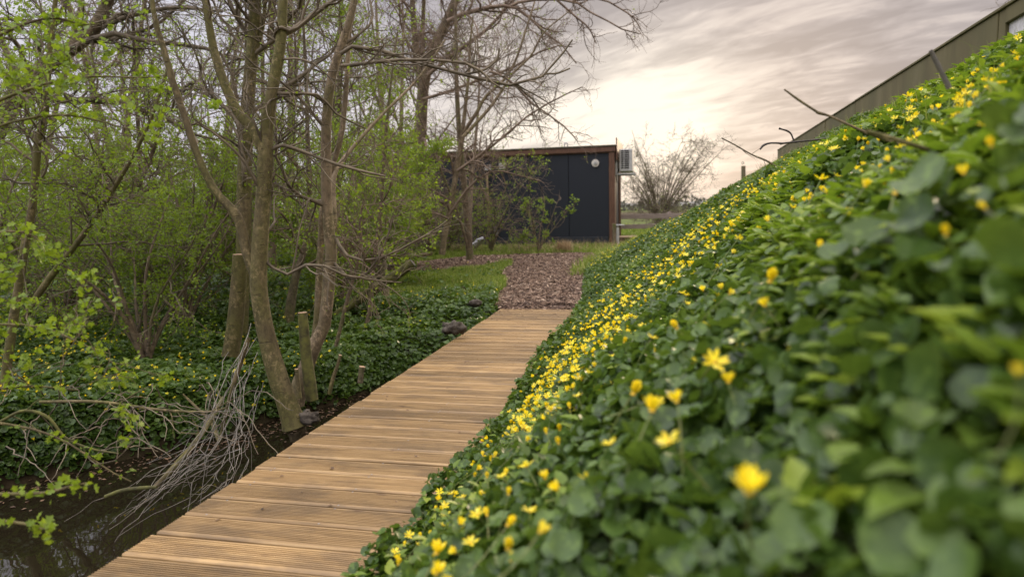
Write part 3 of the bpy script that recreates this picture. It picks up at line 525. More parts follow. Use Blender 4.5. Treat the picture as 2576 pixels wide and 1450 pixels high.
# --- background trees
bgt = [(-9.5, 11, 6.5, 'leftmost slender tree far behind the leafy thicket'), (-7.6, 14, 7.5, 'slender bare tree second from the left in the background'), (-6.2, 10.5, 6, 'bare tree behind the leaning young tree at the left'), (-5.2, 16, 8, 'distant bare tree between the leaning young tree and the stump'),
       (-4.4, 12.5, 7, 'bare background tree just left of the sawn-off stump'), (-3.3, 18, 8, 'distant bare tree seen just behind the forked trunk'), (-2.9, 11, 6, 'bare background tree right of the forked trunk'), (-1.9, 15.5, 7.5, 'bare background tree left of the tall rough trunk'),
       (-12, 17, 8, 'far bare tree near the left edge of the picture'), (-8.5, 20, 9, 'far bare tree deep in the wood on the left'), (-3.8, 24, 9, 'farthest bare tree, behind the cabin end'), (-.8, 13.2, 6, 'bare tree standing right of the tall rough trunk, before the cabin')]
for q, (x, y, h, lb) in enumerate(bgt):
    r_ = np.random.default_rng(100 + q); nl = 2 + q % 2; limbs = []
    for e in range(nl):
        z0 = G(x, y) - .05; t = np.linspace(0, 1, 24); lean = r_.normal(0, .12, 2) * h * (1 + e * .6); ph = r_.uniform(0, 6, 2)
        P = np.stack([x + lean[0] * t ** 1.3 + .12 * np.sin(t * 5 + ph[0]) * t, y + lean[1] * t ** 1.3 + .12 * np.sin(t * 4 + ph[1]) * t, z0 + h * t * (1 - .15 * e)], -1)
        limbs.append((P, (.085 - .025 * e) * (1 - .8 * t) * (h / 7)))
    make_tree('bare_tree', lb, limbs, 'bark_rough', 200 + q, 18, 140, 650, 2.0, 1.0, .5, trop=(0, 0, .05), rmin=.003, leaves=(900 if q in (0, 2, 4, 6) else 350), leafsize=.05, t0=.2, twig='twig_red', sides=8, wig=.2, clump=3, spread=.05, group='slender trees in the background')
# --- leafy shrubs
def shrub(label, x, y, h, w, seed, leaves=1800, size=.035, ls=1.0, twig='twig', leafmat='spring', name='hawthorn_shrub', stems=9, group='leafy hawthorn shrubs', l2=220, l3=1200, rmin=.0022, clump=4, lo=.1, bark='bark_rough', n1=40, lean=(0, 0), cat='shrub', trop=(0, 0, .03), r0=.022):
    r_ = np.random.default_rng(seed); t = np.linspace(0, 1, 24); limbs = []; z0 = float(G(x, y)) - .03; wv = .06 * max(1, h / 2.2)
    for e in range(stems):
        a = r_.uniform(0, 6.28); rad = w * r_.uniform(.3, 1.0); hh = h * r_.uniform(.7, 1.05) * (1 - .25 * rad / w); ph = r_.uniform(0, 6)
        P = np.stack([x + (np.cos(a) * rad + lean[0]) * t ** 1.4 + wv * (np.sin(6 * t + ph) - math.sin(ph)) * t, y + (np.sin(a) * rad + lean[1]) * t ** 1.4 + wv * (np.cos(5 * t + ph) - math.cos(ph)) * t, z0 + hh * (t * 1.15 - .15 * t * t)], -1)
        limbs.append((P, r0 * (1 - .8 * t) * r_.uniform(.6, 1.2)))
    return make_tree(name, label, limbs, bark, seed + 1, n1, int(l2 * .8), int(l3 * .8), w * .8 * ls, w * .42 * ls, w * .22 * ls, trop=trop, rmin=rmin, leaves=int(leaves * (1.35 if name == 'hawthorn_shrub' else 1)), leafsize=size * 1.1, leafmat=leafmat, twig=twig, t0=.15, clump=clump, cat=cat, group=group, sides=6, spread=.02, lo=lo, wig=.24)
shrub('leafy hawthorn at the left edge of the celandine carpet', -4.6, 5.6, 2.6, 1.2, 301, 1500, .03)
shrub('leafy hawthorn filling the view left of the sawn-off stump', -3.2, 6.6, 2.3, 1.2, 302, 1900, .03)
shrub('low leafy hawthorn in the middle of the celandine carpet, nearest of the shrubs', -2.9, 5.3, 1.7, 1.0, 361, 1300, .026, n1=30, l2=150, l3=800)
shrub('low leafy hawthorn just behind the upright trunk at the left edge', -4.6, 6.9, 2.1, 1.3, 362, 1900, .03)
shrub('leafy hawthorn left of the thin kinked stem in the thicket', -4.3, 8.0, 2.1, 1.5, 363, 2300, .034)
shrub('leafy hawthorn standing behind the slim trunk with a dark foot', -2.75, 10.6, 2.3, 1.4, 364, 2200, .038)
shrub('leafy hawthorn behind and left of the leaning young tree', -5.8, 8.2, 2.4, 1.6, 303, 2400, .036)
shrub('leafy hawthorn behind the forked trunk and the stump', -3.6, 9.2, 2.3, 1.5, 304, 2400, .036)
shrub('leafy hawthorn between the forked trunk and the pale trunk', -2.0, 8.0, 2.7, 1.0, 305, 1700, .034)
shrub('leafy hawthorn spreading right of the pale trunk, over the slanting beam', -1.85, 9.4, 2.4, 1.05, 306, 2400, .036)
shrub('leafy hawthorn at the foot of the tall rough trunk', -2.35, 12.2, 2.4, 1.1, 307, 2000, .045)
shrub('broad leafy hawthorn in the far left background', -9.5, 13.2, 2.5, 2.4, 308, 2600, .055, rmin=.004)
shrub('leafy hawthorn in the background left of the stump, by the bark path', -6.0, 14.2, 2.1, 2.2, 309, 2600, .055, rmin=.004)
shrub('leafy shrub behind the bark path and the pale trunk', -3.3, 14.6, 2.2, 1.8, 310, 2200, .055, rmin=.004)
shrub('high leafy crown showing between the pale trunk and the tall rough trunk', -2.3, 10.8, 4.6, 1.2, 311, 1300, .042)
shrub('sparse arching willow bush in front of the left half of the dark cabin wall', -.45, 15.6, 2.1, 1.5, 320, 800, .045, twig='twig_red', name='willow_bush', group=None, l2=170, l3=700, rmin=.0036, trop=(.03, 0, -.05), clump=2)
shrub('brown twiggy thicket in front of the dark cabin, left of the arching bush', -1.5, 16.0, 1.65, 1.4, 321, 1500, .045, twig='twig_red', name='bramble_thicket', group=None, l2=300, l3=1500, rmin=.0034, trop=(0, 0, -.06), clump=2, cat='bramble')
shrub('small leafy willow shoots rising right of the arching bush before the cabin', .62, 15.4, 1.8, .8, 322, 320, .05, twig='twig_red', name='willow_bush', group=None, stems=6, l2=50, l3=100, rmin=.0036, clump=3)
for q, (x, y, lb) in enumerate([(-8.5, 16.5, 'tangled bare thicket at the far left behind the path'), (-6.2, 17.5, 'tangled bare thicket beyond the path, left of the stump'), (-4.2, 16.8, 'tangled bare thicket beyond the path behind the forked trunk'), (-11, 15, 'bare brown thicket at the very left behind the wood'), (-2.6, 17, 'tangled bare thicket beside the left end of the cabin')]):
    shrub(lb, x, y, 1.9, 2.0, 330 + 2 * q, 200, .05, twig='twig_red', name='bare_thicket', group='bare thickets beyond the path', l2=320, l3=1500, rmin=.0055, trop=(0, 0, -.04), cat='thicket')
# hedge shrub behind the fence on the right
shrub('round bare bush standing behind the rail fence, right of the cabin', 5.55, 25.5, 4.1, 2.8, 350, 500, .05, .6, 'twig', name='bare_bush', group=None, stems=24, l2=1100, l3=5200, rmin=.0042, clump=1, trop=(0, 0, .05), bark='bark_rough', n1=190, r0=.032)
shrub('low thicket at the foot of the round bare bush behind the fence', 5.6, 23.6, 1.0, 1.5, 352, 500, .05, twig='twig', name='bare_thicket', group=None, stems=14, l2=300, l3=900, rmin=.0055, clump=1, cat='thicket')
shrub('bare treetop showing over the wall at the top right corner', 9.3, 11.2, 4.6, 1.6, 354, 0, .04, twig='twig', name='bare_tree', group=None, stems=7, l2=130, l3=500, rmin=.004, cat='tree')
# --- foreground hawthorn spray at the left, rooted outside the frame
r_ = np.random.default_rng(77); base = np.array([-3.3, 1.9, -.2])
def arc(p, Y, r0, r1, via=None):
    e = at(p[0], p[1], Y); m = base * .45 + e * .55 + np.array([0, 0, .35]) if via is None else at(*via); Q = catmull(np.array([base, base * .8 + m * .2 + [0, 0, .5], m, e]), 24); return Q, np.linspace(r0, r1, 24)
sl = [arc((215, 1215), 1.75, .012, .0018, (-60, 1240, 1.8)), arc((120, 1330), 1.6, .010, .0018, (-80, 1300, 1.7)), arc((330, 1210), 2.3, .011, .0018, (-40, 1060, 2.3)), arc((280, 890), 2.3, .012, .0018, (-60, 820, 2.4)),
      arc((420, 190), 2.6, .014, .0016, (-20, 260, 2.4)), arc((380, 330), 2.5, .012, .0016, (-40, 330, 2.3)), arc((250, 60), 2.3, .012, .0016, (-60, 120, 2.2)), arc((200, 980), 2.2, .010, .0016, (-60, 980, 2.2)), arc((150, 640), 2.4, .010, .0016, (-80, 600, 2.3))]
make_tree('hawthorn_shrub', 'near hawthorn reaching in from the left edge with large out-of-focus leaf sprays', sl, 'bark', 78, 26, 110, 160, .42, .22, .12, rmin=.0012, leaves=330, leafsize=.024, t0=.5, clump=4, tmpl=LOB, spread=.012, sides=8, lo=.2, cat='shrub')
# ------------------------------------------------------------------ dry stems and brambles over the ditch
rng = np.random.default_rng(9)
o = empty('dry_stem_bundle', at(560, 1000, 4.2), 'bundle of pale dry stems bent down into the ditch water below the forked trunk', 'dry stems'); mb = MB()
for q in range(22):
    sx = 620 + rng.normal(0, 42); sy = 915 + rng.normal(0, 60); ex = 180 + 400 * rng.random() ** .8; ey = np.interp(ex, [150, 560], [1370, 1180]) + rng.normal(0, 32); Y0 = rng.uniform(3.9, 4.5); Y1 = rng.uniform(2.5, 3.0)
    mx_ = sx * .6 + ex * .4 + rng.normal(25, 16); my_ = (sy + ey) / 2 + rng.normal(25, 18)
    A_, B_, C_ = at(sx, sy, Y0), at(mx_, my_, (Y0 + Y1) / 2), at(ex, ey, Y1); C_[2] = max(C_[2], -.45); B_[2] = max(B_[2], -.3)
    P = catmull(np.array([A_, B_, C_]), 20); P[1:] += np.cumsum(rng.normal(0, .009, (19, 3)), 0); mb.tubes(P, np.linspace(.0028, .0012, 20) * rng.uniform(.45, 1.1), 5)
    for e in range(2):
        k = rng.integers(4, 15); D_ = P[k] + rng.normal(0, .10, 3) + np.array([-.05, -.1, -.08]); mb.tubes(catmull(np.array([P[k], (P[k] + D_) / 2 + rng.normal(0, .02, 3), D_]), 8), np.linspace(.002, .001, 8), 4)
mb.build('stems', MAT['pale_stem'], o, smooth=True)
o = empty('bramble', at(300, 1100, 3.4), 'brown bramble canes arching over the celandines beside the ditch', 'bramble'); mb = MB()
for q in range(34):
    x0 = rng.uniform(0, 620); y0 = rng.uniform(930, 1130); Y0 = float(gnd(x0, y0 + 60, -.1)[1]); a_ = rng.uniform(-1, 1) * 200; A_ = at(x0, y0 + 30, Y0); C_ = at(x0 + a_, y0 + rng.uniform(20, 150), Y0 - .5); B_ = (A_ + C_) / 2 + np.array([0, 0, rng.uniform(.02, .2)])
    P = catmull(np.array([A_, B_, C_]), 16); P[1:] += np.cumsum(rng.normal(0, .006, (15, 3)), 0); mb.tubes(P, np.linspace(.004, .0015, 16), 5)
mb.build('canes', MAT['twig'], o, smooth=True)
def stick(label, pts, Y, mat='bark', name='fallen_branch', cat='branch', side=0, seed=0):
    P, R = L_(pts, Y, 24); o = empty(name, P[0], label, cat); mb = MB(); mb.tubes(P, R, 7)
    if side:
        r2 = np.random.default_rng(seed); Q, QR = sprout(r2, P[None], R[None], side, .2, 1, .8, np.linalg.norm(P[-1] - P[0]) * .28, 6, .12, (0, 0, 0), .6, R.min() * .5); mb.tubes(Q, QR, 5)
    mb.build('wood', MAT[mat], o, smooth=True); return o
stick('thick forked branch standing in the ditch beneath the dry stems', [(390, 1225, 7), (440, 1170, 7, .1), (500, 1100, 7, .3), (540, 1040, 6, .6), (560, 1000, 5, .9)], 3.3, 'bark', side=3, seed=1)
stick('brown vine hanging from the stump down into the ditch', [(625, 850, 6), (600, 930, 6), (575, 1010, 5), (560, 1080, 5), (552, 1110, 5), (530, 1060, 4, .1), (480, 1010, 3, .2), (460, 990, 2, .2)], 4.0, 'bark', 'hanging_vine', 'vine')
stick('short yellow-green stick floating on the ditch water', [(265, 1248, 5), (310, 1232, 5), (360, 1226, 5), (395, 1224, 4)], 2.75, 'moss')
stick('pale lichen-covered branch crossing the celandines at the left', [(-60, 1085, 4), (0, 1060, 4), (60, 1032, 4), (120, 1048, 4), (165, 1100, 3.5), (230, 1128, 3), (300, 1140, 2)], 2.6, 'moss', side=4, seed=2)
stick('long thin dead branch lying over the celandines in the middle left', [(100, 1010, 4), (250, 1010, 4), (400, 1030, 4), (520, 1035, 3), (570, 1025, 2)], 3.6, 'bark', side=5, seed=3)
stick('dark knobbly twig poking out level from the crest of the bank', [(1912, 376, 2), (1920, 366, 3), (1936, 360, 2.2), (1960, 360, 2.4), (1964, 361, 3.2), (1972, 360, 2.4), (2000, 357, 2.4), (2003, 357, 3), (2008, 356, 2.4), (2040, 353, 2.4), (2076, 348, 2.4)], 4.6, 'twig_dark', 'bare_twig', 'twig')
stick('dark curled twig above the level one on the crest of the bank', [(1960, 323, 3), (1967, 325, 2), (1980, 329, 2.4), (1990, 337, 2), (1997, 355, 1.8)], 4.7, 'twig_dark', 'bare_twig', 'twig')
stick('thin straight twig slanting from the far crest of the bank towards the cabin', [(1815, 347, 1.5), (1850, 365, 1.8), (1890, 388, 2), (1930, 405, 2.5), (1960, 425, 2.5)], 6.2, 'twig', 'bare_twig', 'twig', side=4, seed=4)
stick('long blurred grey twig crossing in front of the wall', [(1973, 225, 2), (2010, 252, 3), (2050, 278, 3), (2060, 284, 4), (2090, 293, 3), (2160, 325, 3.4), (2230, 352, 4), (2290, 375, 4)], 2.2, 'bark_pale', 'bare_twig', 'twig')
stick('pale snapped stalk standing up before the wall', [(2388, 222, 7), (2370, 185, 6), (2355, 155, 6), (2341, 127, 5)], 1.9, 'pale_stem', 'dead_stalk', 'stalk')
stick('blurred brown twig lying among leaves near the right edge', [(2180, 330, 6), (2300, 365, 6), (2400, 400, 5), (2480, 430, 4)], 1.3, 'bark', 'bare_twig', 'twig')
stick('yellow mossy stick lying in the grass left of the path', [(1010, 708, 3), (1050, 715, 3.5), (1100, 722, 3)], 9.6, 'moss')
# mud clods
def clod(label, px, py, Y, r, seed):
    r_ = np.random.default_rng(seed); p = at(px, py, Y); u_, v_ = np.meshgrid(np.linspace(0, 2 * np.pi, 22, endpoint=False), np.linspace(.05, np.pi - .05, 12)); d = np.stack([np.cos(u_) * np.sin(v_), np.sin(u_) * np.sin(v_) * .8, np.cos(v_) * .55], -1)
    rr = r * (1 + .8 * vnoise(d[..., 0] * 3 + seed, d[..., 2] * 4 + d[..., 1] * 3, 1, seed) + .5 * vnoise(d[..., 0] * 8, d[..., 2] * 9 + d[..., 1] * 7, 1, seed + 1)); V = p + d * rr[..., None]
    i = np.arange(11)[:, None] * 22; j = np.arange(22)[None]; mb = MB(); mb.add(V.reshape(-1, 3), np.stack([i + j, i + 22 + j, i + 22 + (j + 1) % 22, i + (j + 1) % 22], -1).reshape(-1, 4)); tag(mb.build('mud_clod', MAT['clod'], smooth=True), label, 'mud clod')
clod('large grey clod of mud beside the middle of the boardwalk', 1145, 825, 5.6, .10, 1)
clod('second grey mud clod just behind the large one', 1195, 762, 7.0, .07, 2)
clod('small grey mud clod in the grass left of the bark path', 1165, 725, 8.6, .06, 3)
clod('dark muddy root lump at the foot of the forked trunk', 775, 1050, 4.45, .07, 4)
# log pile left of the path
lp = 0
for q, (x, y, r, a_) in enumerate([(985, 655, 5, .3), (1005, 650, 6, .1), (1025, 655, 5, .5), (1000, 640, 5, .25), (1040, 645, 4, .05)]):
    p = at(x, y, 12.4); d = np.array([math.cos(a_ * 3), math.sin(a_ * 3) * .6, .15]); mb = MB(); mb.tubes(np.array([p - d * .35, p - d * .34, p, p + d * .34, p + d * .35]), np.array([.002, 1, 1, 1, .03]) * r * .0085, 8)
    tag(mb.build('cut_log', MAT['bark_pale'], smooth=True), 'cut log in the small pile beneath the tall rough trunk', 'log', 'cut logs piled under the tall trunk')
# ------------------------------------------------------------------ cabin
ca = math.radians(12.8); lx = np.array([-math.cos(ca), math.sin(ca), 0]); ly = np.array([math.sin(ca), math.cos(ca), 0]); C0 = np.array([2.735, 17.95, 0.0])
CAX = [lx, ly, up]
def cb_(mb, x0, x1, y0, y1, z0, z1, mat=0, bev=.004):   # box in cabin axes: x to the left along the wall, y into depth
    c = C0 + lx * (x0 + x1) / 2 + ly * (y0 + y1) / 2 + up * (z0 + z1) / 2; mb.box(c, (abs(x1 - x0), abs(y1 - y0), z1 - z0), CAX, mat, bev=bev)
cab = empty('cabin', C0, 'dark flat-roofed cabin with brown frame standing at the end of the path', 'cabin'); LN, DP = 7.4, 2.5
def part(name, mat, parent, *boxes, label=None):
    mb = MB()
    for bx in boxes: cb_(mb, *bx)
    o = mb.build(name, MAT[mat], parent)
    if label: o['label'] = label
    return o
wl_ = part('wall', 'panel', cab, *[(.151 + q * 1.068, .151 + (q + 1) * 1.068 - .012, .035, .08, .30, 2.46) for q in range(6)], (6.56, LN - .2, .035, .08, .30, 2.46), (.165, LN - .165, .082, .1, .20, 2.488))
part('end_wall', 'panel', cab, (.035, .08, .5, DP - .2, .2, 2.46)); part('end_wall', 'panel', cab, (LN - .08, LN - .03, .2, DP - .2, .2, 2.46)); part('back_wall', 'panel', cab, (.2, LN - .2, DP - .1, DP - .05, .2, 2.46))
part('door_panel', 'brown', cab, (.02, .034, .17, .75, .2, 2.2)); part('window_frame', 'brown', cab, (.0, .034, 1.9, 2.0, .3, 2.3), (.0, .034, 2.36, 2.42, .3, 2.3))
part('corner_post', 'brown', cab, (0, .15, 0, .16, .1, 2.49)); part('corner_post', 'brown', cab, (LN - .15, LN, 0, .16, .1, 2.49)); part('corner_post', 'brown', cab, (0, .16, DP - .16, DP, .1, 2.49)); part('corner_post', 'brown', cab, (LN - .16, LN, DP - .16, DP, .1, 2.49))
part('top_beam', 'brown', cab, (-.02, LN + .02, -.03, .10, 2.49, 2.62), (.151, LN - .151, .006, .10, 2.462, 2.487)); part('top_beam', 'brown', cab, (0, .12, .101, DP, 2.49, 2.62)); part('top_beam', 'brown', cab, (LN - .12, LN, .101, DP, 2.49, 2.62))
part('roof', 'roofing', cab, (-.03, LN + .04, -.05, DP + .04, 2.622, 2.66))
part('end_fascia', 'brown', cab, (-.065, -.035, -.02, DP, 2.27, 2.84), label='raised brown board above the right end of the roof')
part('sill_beam', 'sill', cab, (.17, LN, -.015, .03, .12, .295), (.005, LN - .005, .035, DP - .02, .085, .19)); 
part('floor_block', 'dark', cab, *[(x, x + .3, .1, DP - .1, -.12, .08) for x in (.3, 2.4, 4.6, 6.6)])
lug = MB(); P = catmull(np.array([C0 + lx * (1.27 + dx) + ly * .05 + up * (2.66 + dz) for dx, dz in ((-.04, 0), (-.04, .06), (-.025, .10), (.025, .10), (.04, .06), (.04, 0))]), 20); lug.tubes(P, np.full(20, .014), 8); lug.build('lifting_lug', MAT['steel'], cab, smooth=True)
def disc(mb, c, n_, r, t, sides=28):
    n_ = unit(np.array(n_)); mb.tubes(np.array([c, c + n_ * .001, c + n_ * t, c + n_ * (t + .002)]), np.array([.001, r, r, .001]), sides)
lam = MB(); lc = C0 + lx * .50 - ly * -.03 + up * 2.21; disc(lam, lc, -ly, .097, .03); lo_ = lam.build('bulkhead_lamp', MAT['lampglass'], cab)
l2_ = MB(); disc(l2_, lc - ly * .033, -ly, .045, .03); l2_.build('lamp_boss', MAT['white_metal'], lo_); l3_ = MB(); disc(l3_, lc - ly * .064, -ly, .02, .01, 14); l3_.build('lamp_screw', MAT['steel'], lo_)
part('conduit', 'step', cab, (3.40, 3.44, -.03, .02, .5, 2.05)); part('floodlight', 'white_metal', cab, (3.30, 3.46, -.10, .0, 2.12, 2.26)); part('floodlight', 'white_metal', cab, (2.90, 3.06, -.10, .0, 2.14, 2.30)); part('socket_box', 'steel', cab, (3.16, 3.26, -.05, .02, .35, .6))
# air conditioner on the end wall
ac = empty('air_conditioner', C0 - lx * .25 + up * 1.9, 'grey air conditioner box on a bracket at the right end of the cabin', 'air conditioner')
mb = MB(); cb_(mb, -.44, -.10, .25, 1.05, 1.98, 2.56, bev=.02); mb.build('casing', MAT['white_metal'], ac)
mb = MB()
for r in range(9):
    zc = 2.06 + r * .055
    cb_(mb, -.355, -.235, .242, .2485, zc, zc + .032, bev=0); cb_(mb, -.215, -.15, .242, .2485, zc, zc + .032, bev=0)
mb.build('grille', MAT['dark'], ac)
for y_ in (.27, .93): mb = MB(); cb_(mb, -.50, -.005, y_, y_ + .04, 1.90, 1.94); cb_(mb, -.05, -.005, y_, y_ + .04, 1.941, 2.45); mb.build('bracket', MAT['white_metal'], ac)
mb = MB(); mb.tubes(catmull(np.array([C0 + lx * a + ly * b + up * c for a, b, c in ((-.12, .3, 2.1), (-.07, .28, 2.0), (-.03, .28, 1.9), (-.03, .28, 1.7))]), 16), np.full(16, .012), 8); mb.build('hose', MAT['dark'], ac, smooth=True)
# steps
for nm, lb, bx in (('wooden_step', 'upper pale wooden step against the cabin end', (-.62, -.04, .55, 1.25, .0, .26)), ('wooden_step', 'lower and nearer pale wooden step beside the cabin end', (-1.05, -.63, .50, 1.3, -.02, .12))):
    o = empty(nm, C0 + lx * bx[0] + ly * bx[2], lb, 'step'); x0, x1, y0, y1, z0, z1 = bx
    part('tread', 'step', o, *[(x0 - .02 + q * (x1 - x0 + .02) / 4 + .003, x0 - .02 + (q + 1) * (x1 - x0 + .02) / 4 - .003, y0 - .02, y1 + .02, z1 - .03, z1) for q in range(4)]); part('riser', 'joist', o, (x0, x1, y0, y0 + .03, z0, z1 - .032), (x0, x1, y1 - .03, y1, z0, z1 - .032), (x0, x0 + .03, y0 + .032, y1 - .032, z0, z1 - .032))
post('wooden_post', 'short round post at the right corner of the cabin', 'post', [(1545, 625, 4.6), (1545, 600, 4.6), (1545, 562, 4.6)], 17.4, 'bark_old')
sp_ = empty('standpipe', at(1554, 624, 17.5), 'grey lagged water pipe with a tap beside the cabin corner post', 'standpipe')
mb = MB(); P, R = L_([(1554, 625, 3.6), (1554, 600, 3.6), (1554, 572, 3.4)], 17.5, 10); mb.tubes(P, R, 10); mb.build('lagged_pipe', MAT['white_metal'], sp_, smooth=True)
mb = MB(); P, R = L_([(1546, 566, 2), (1556, 566, 2.3), (1566, 566, 1.6), (1570, 567, 1.6), (1570, 571, 1.4)], 17.5, 16); mb.tubes(P, R, 8); P, R = L_([(1554, 572, 2), (1554, 566, 2)], 17.5, 4); mb.tubes(P, R, 8); mb.build('tap', MAT['steel'], sp_, smooth=True)
fo = MB(); P, R = L_([(1218, 600, 6), (1205, 607, 8), (1192, 618, 8), (1182, 628, 8), (1172, 636, 8)], 16.3, 60); R = R * (1 + .12 * np.sin(np.arange(60) * 1.7)); fo.tubes(P, R, 12); tag(fo.build('foil_duct', MAT['foil'], smooth=True), 'silver foil-wrapped duct lying against the cabin among twigs', 'duct')
mb = MB(); mb.box(at(1189, 643, 15.6), (.52, .16, .13), bev=.008); tag(mb.build('timber_block', MAT['step']), 'pale squared timber lying in the grass before the cabin', 'timber')
# ------------------------------------------------------------------ rail fence
fe = empty('rail_fence', (3.6, 21.3, 0), 'grey three-rail wooden fence running right from behind the cabin', 'fence')
for zc, hh in ((.755, .15), (.445, .14), (.115, .13)):
    mb = MB(); mb.box((5.0, 21.3, zc), (3.6, .035, hh), bev=.004); mb.build('rail', MAT['oldwood'], fe)
for x in (3.35, 4.95, 6.6): mb = MB(); mb.box((x, 21.38, .38), (.1, .1, 1.0), bev=.006); mb.build('fence_post', MAT['oldwood'], fe)
# ------------------------------------------------------------------ wall on the bank
wd = unit(np.array([.262, 1, 0])); wn = np.array([wd[1], -wd[0], 0]); WO = np.array([3.77, 5.41, 0.0]) + wn * .06
def ws(px, py): p = gnd(px, py, 2.5); return float((p - WO) @ wd)
sEnd = ws(1955, 377); s1_ = ws(2154, 253); s2_ = ws(2512, 24)
wa = empty('flood_wall', WO, 'long green-stained wall along the top of the flowery bank', 'wall')
def wbox(mb, s0, s1, z0, z1, t0=-.05, t1=.05, bev=.004): mb.box(WO + wd * (s0 + s1) / 2 + wn * (t0 + t1) / 2 + up * (z0 + z1) / 2, (s1 - s0, t1 - t0, z1 - z0), [wd, wn, up], bev=bev)
mb = MB(); wbox(mb, s2_ + .03, s1_ - .008, 1.7, 2.485); mb.build('wall_panel', MAT['wall'], wa)
wz0, wz1 = ws(2097, 300), ws(2086, 300)
mb = MB(); wbox(mb, s1_ + .008, wz0, 1.7, 2.485); wbox(mb, wz0, wz1, 1.7, 2.10); wbox(mb, wz0, wz1, 2.36, 2.485); wbox(mb, wz1, sEnd, 1.7, 2.485); mb.build('wall_panel', MAT['wall'], wa)
mb = MB(); wbox(mb, wz0, wz1, 2.102, 2.358, -.02, .02, 0); mb.build('window_pane', MAT['pane'], wa)
wA = s2_ - .10; 
mb = MB(); wbox(mb, wA - .001, s2_ + .02, 1.6, 2.485, -.045, .045); wbox(mb, -9, wA - 1.6, 1.6, 2.485); wbox(mb, wA - 1.599, wA - .002, 2.37, 2.485); wbox(mb, wA - 1.599, wA - .002, 1.6, 1.80); mb.build('wall_panel', MAT['wall'], wa)
mb = MB(); wbox(mb, wA - 1.598, wA - .003, 1.802, 2.368, -.02, .02, 0); mb.build('window_pane', MAT['pane'], wa, )
mb = MB(); wbox(mb, -9, s1_ - .002, 2.486, 2.51, -.065, .065); wbox(mb, s1_ + .002, sEnd + .01, 2.486, 2.505, -.065, .065); mb.build('capping', MAT['wall'], wa)
bp = empty('bollard_post', at(1870, 445, 19.5), 'short brown post topped with a ring on the far crest of the bank', 'post')
mb = MB(); P, R = L_([(1870, 450, 5.2), (1870, 430, 5.2), (1870, 417, 5.2)], 19.5, 8); mb.tubes(np.vstack([P, P[-1:] + [0, 0, .003]]), np.append(R, .001), 12); mb.build('shaft', MAT['bark_old'], bp, smooth=True)
mb = MB(); c = at(1868.5, 410, 19.5); tt = np.linspace(0, 2 * np.pi, 20); mb.tubes(np.stack([c[0] + .032 * np.cos(tt), np.full(20, c[1]), c[2] + .032 * np.sin(tt)], -1), np.full(20, .008), 6); mb.build('ring', MAT['dark'], bp, smooth=True)
# ------------------------------------------------------------------ far land
mb = MB(); xs_ = np.linspace(-2600, 2600, 140); h1 = 12 + 14 * vnoise(xs_, xs_ * 0, .004, 3) + 5 * vnoise(xs_, xs_ * 0, .02, 4)
rows = np.array([(2000, -.2), (2300, .55), (2600, 1.0), (3000, .9)]); V = np.concatenate([np.stack([xs_, np.full(140, y), np.maximum(h1 * k, -4)], -1) for y, k in rows]); k = np.arange(139)
for r in range(3): pass
F = np.concatenate([np.stack([r * 140 + k, r * 140 + k + 1, (r + 1) * 140 + k + 1, (r + 1) * 140 + k], -1) for r in range(3)]); mb.add(V, F); tag(mb.build('hills', MAT['hills'], smooth=True), kind='structure')
r_ = np.random.default_rng(5)
mb = MB(); n = 5200; X = r_.uniform(-130, 150, n); Y = 170 + .12 * X + r_.normal(0, 3, n); hh = 1.5 + 2.2 * (vnoise(X, X * 0, .09, 7) + .5); Z = r_.random(n) * hh - .2; Xf, Yf, Zf = frames(r_, n, np.array([[0, -.5, .5]]), .8)
mb.inst(DIA[0], DIA[1], np.stack([X, Y, Z], -1), Xf, Yf, Zf, r_.uniform(.7, 1.6, n), 0, r_.random(n)); tag(mb.build('far_hedgerow', MAT['hedge']), 'low hedgerow lining the distant field edge on the horizon', 'hedgerow', kind='stuff')
# ------------------------------------------------------------------ ground cover
rng = np.random.default_rng(42)
def gnormal(X, Y, e=.05):
    gx = (G(X + e, Y) - G(X - e, Y)) / (2 * e); gy = (G(X, Y + e) - G(X, Y - e)) / (2 * e); return unit(np.stack([-gx, -gy, np.ones_like(gx)], -1))
def scatter_bank(n, y0, y1, p=1.0, t0=-.005, t1=1.0, keepd=.30):
    Y = y0 + (y1 - y0) * rng.random(n) ** p; t = rng.uniform(t0, t1, n); f = foot(Y); X = f + t * (wallx(Y) - f) ; Zg = G(X, Y)
    P = np.stack([X, Y, np.maximum(Zg, -.02 + 0 * Zg)], -1); px, py, dz = pix(P); k = (dz > .05) & (px > -200) & (px < 2576 + 320) & (py < 1450 + 500) & (np.linalg.norm(P - [0, 0, EYE], axis=1) > keepd); return P[k], t[k]
def put_leaves(mb, P, h0, h1, size, tmpl, tilt=.42, mix=.5, rlo=0, rhi=1, mat=0, hp=.6):
    n = len(P)
    if n == 0: return
    nr = gnormal(P[:, 0], P[:, 1]); Q = P.copy(); cl_ = vnoise(P[:, 0], P[:, 1], 5, 12) + .5; Q[:, 2] += (h0 + (h1 - h0) * rng.random(n) ** hp) * (.6 + .8 * cl_)
    X, Yv, Z = frames(rng, n, nr * mix + np.array([[0, 0, 1 - mix]]), tilt); r = np.clip((rng.random(n) * .55 + .45 * (vnoise(P[:, 0], P[:, 1], 2.5, 13) + .5)), 0, 1)
    k = np.linalg.norm(Q - [0, 0, EYE], axis=1) > .25
    mb.inst(tmpl[0], tmpl[1], Q[k], X[k], Yv[k], Z[k], (size * (.45 + 1.1 * rng.random(n) ** 1.3))[k], mat, (rlo + (rhi - rlo) * r)[k])
mb = MB()
P, t = scatter_bank(52000, .05, 2.6, 1.0, keepd=.30); put_leaves(mb, P, .0, .13, .032, H12, .6); near_p = P[(P[:, 1] < 1.3)]
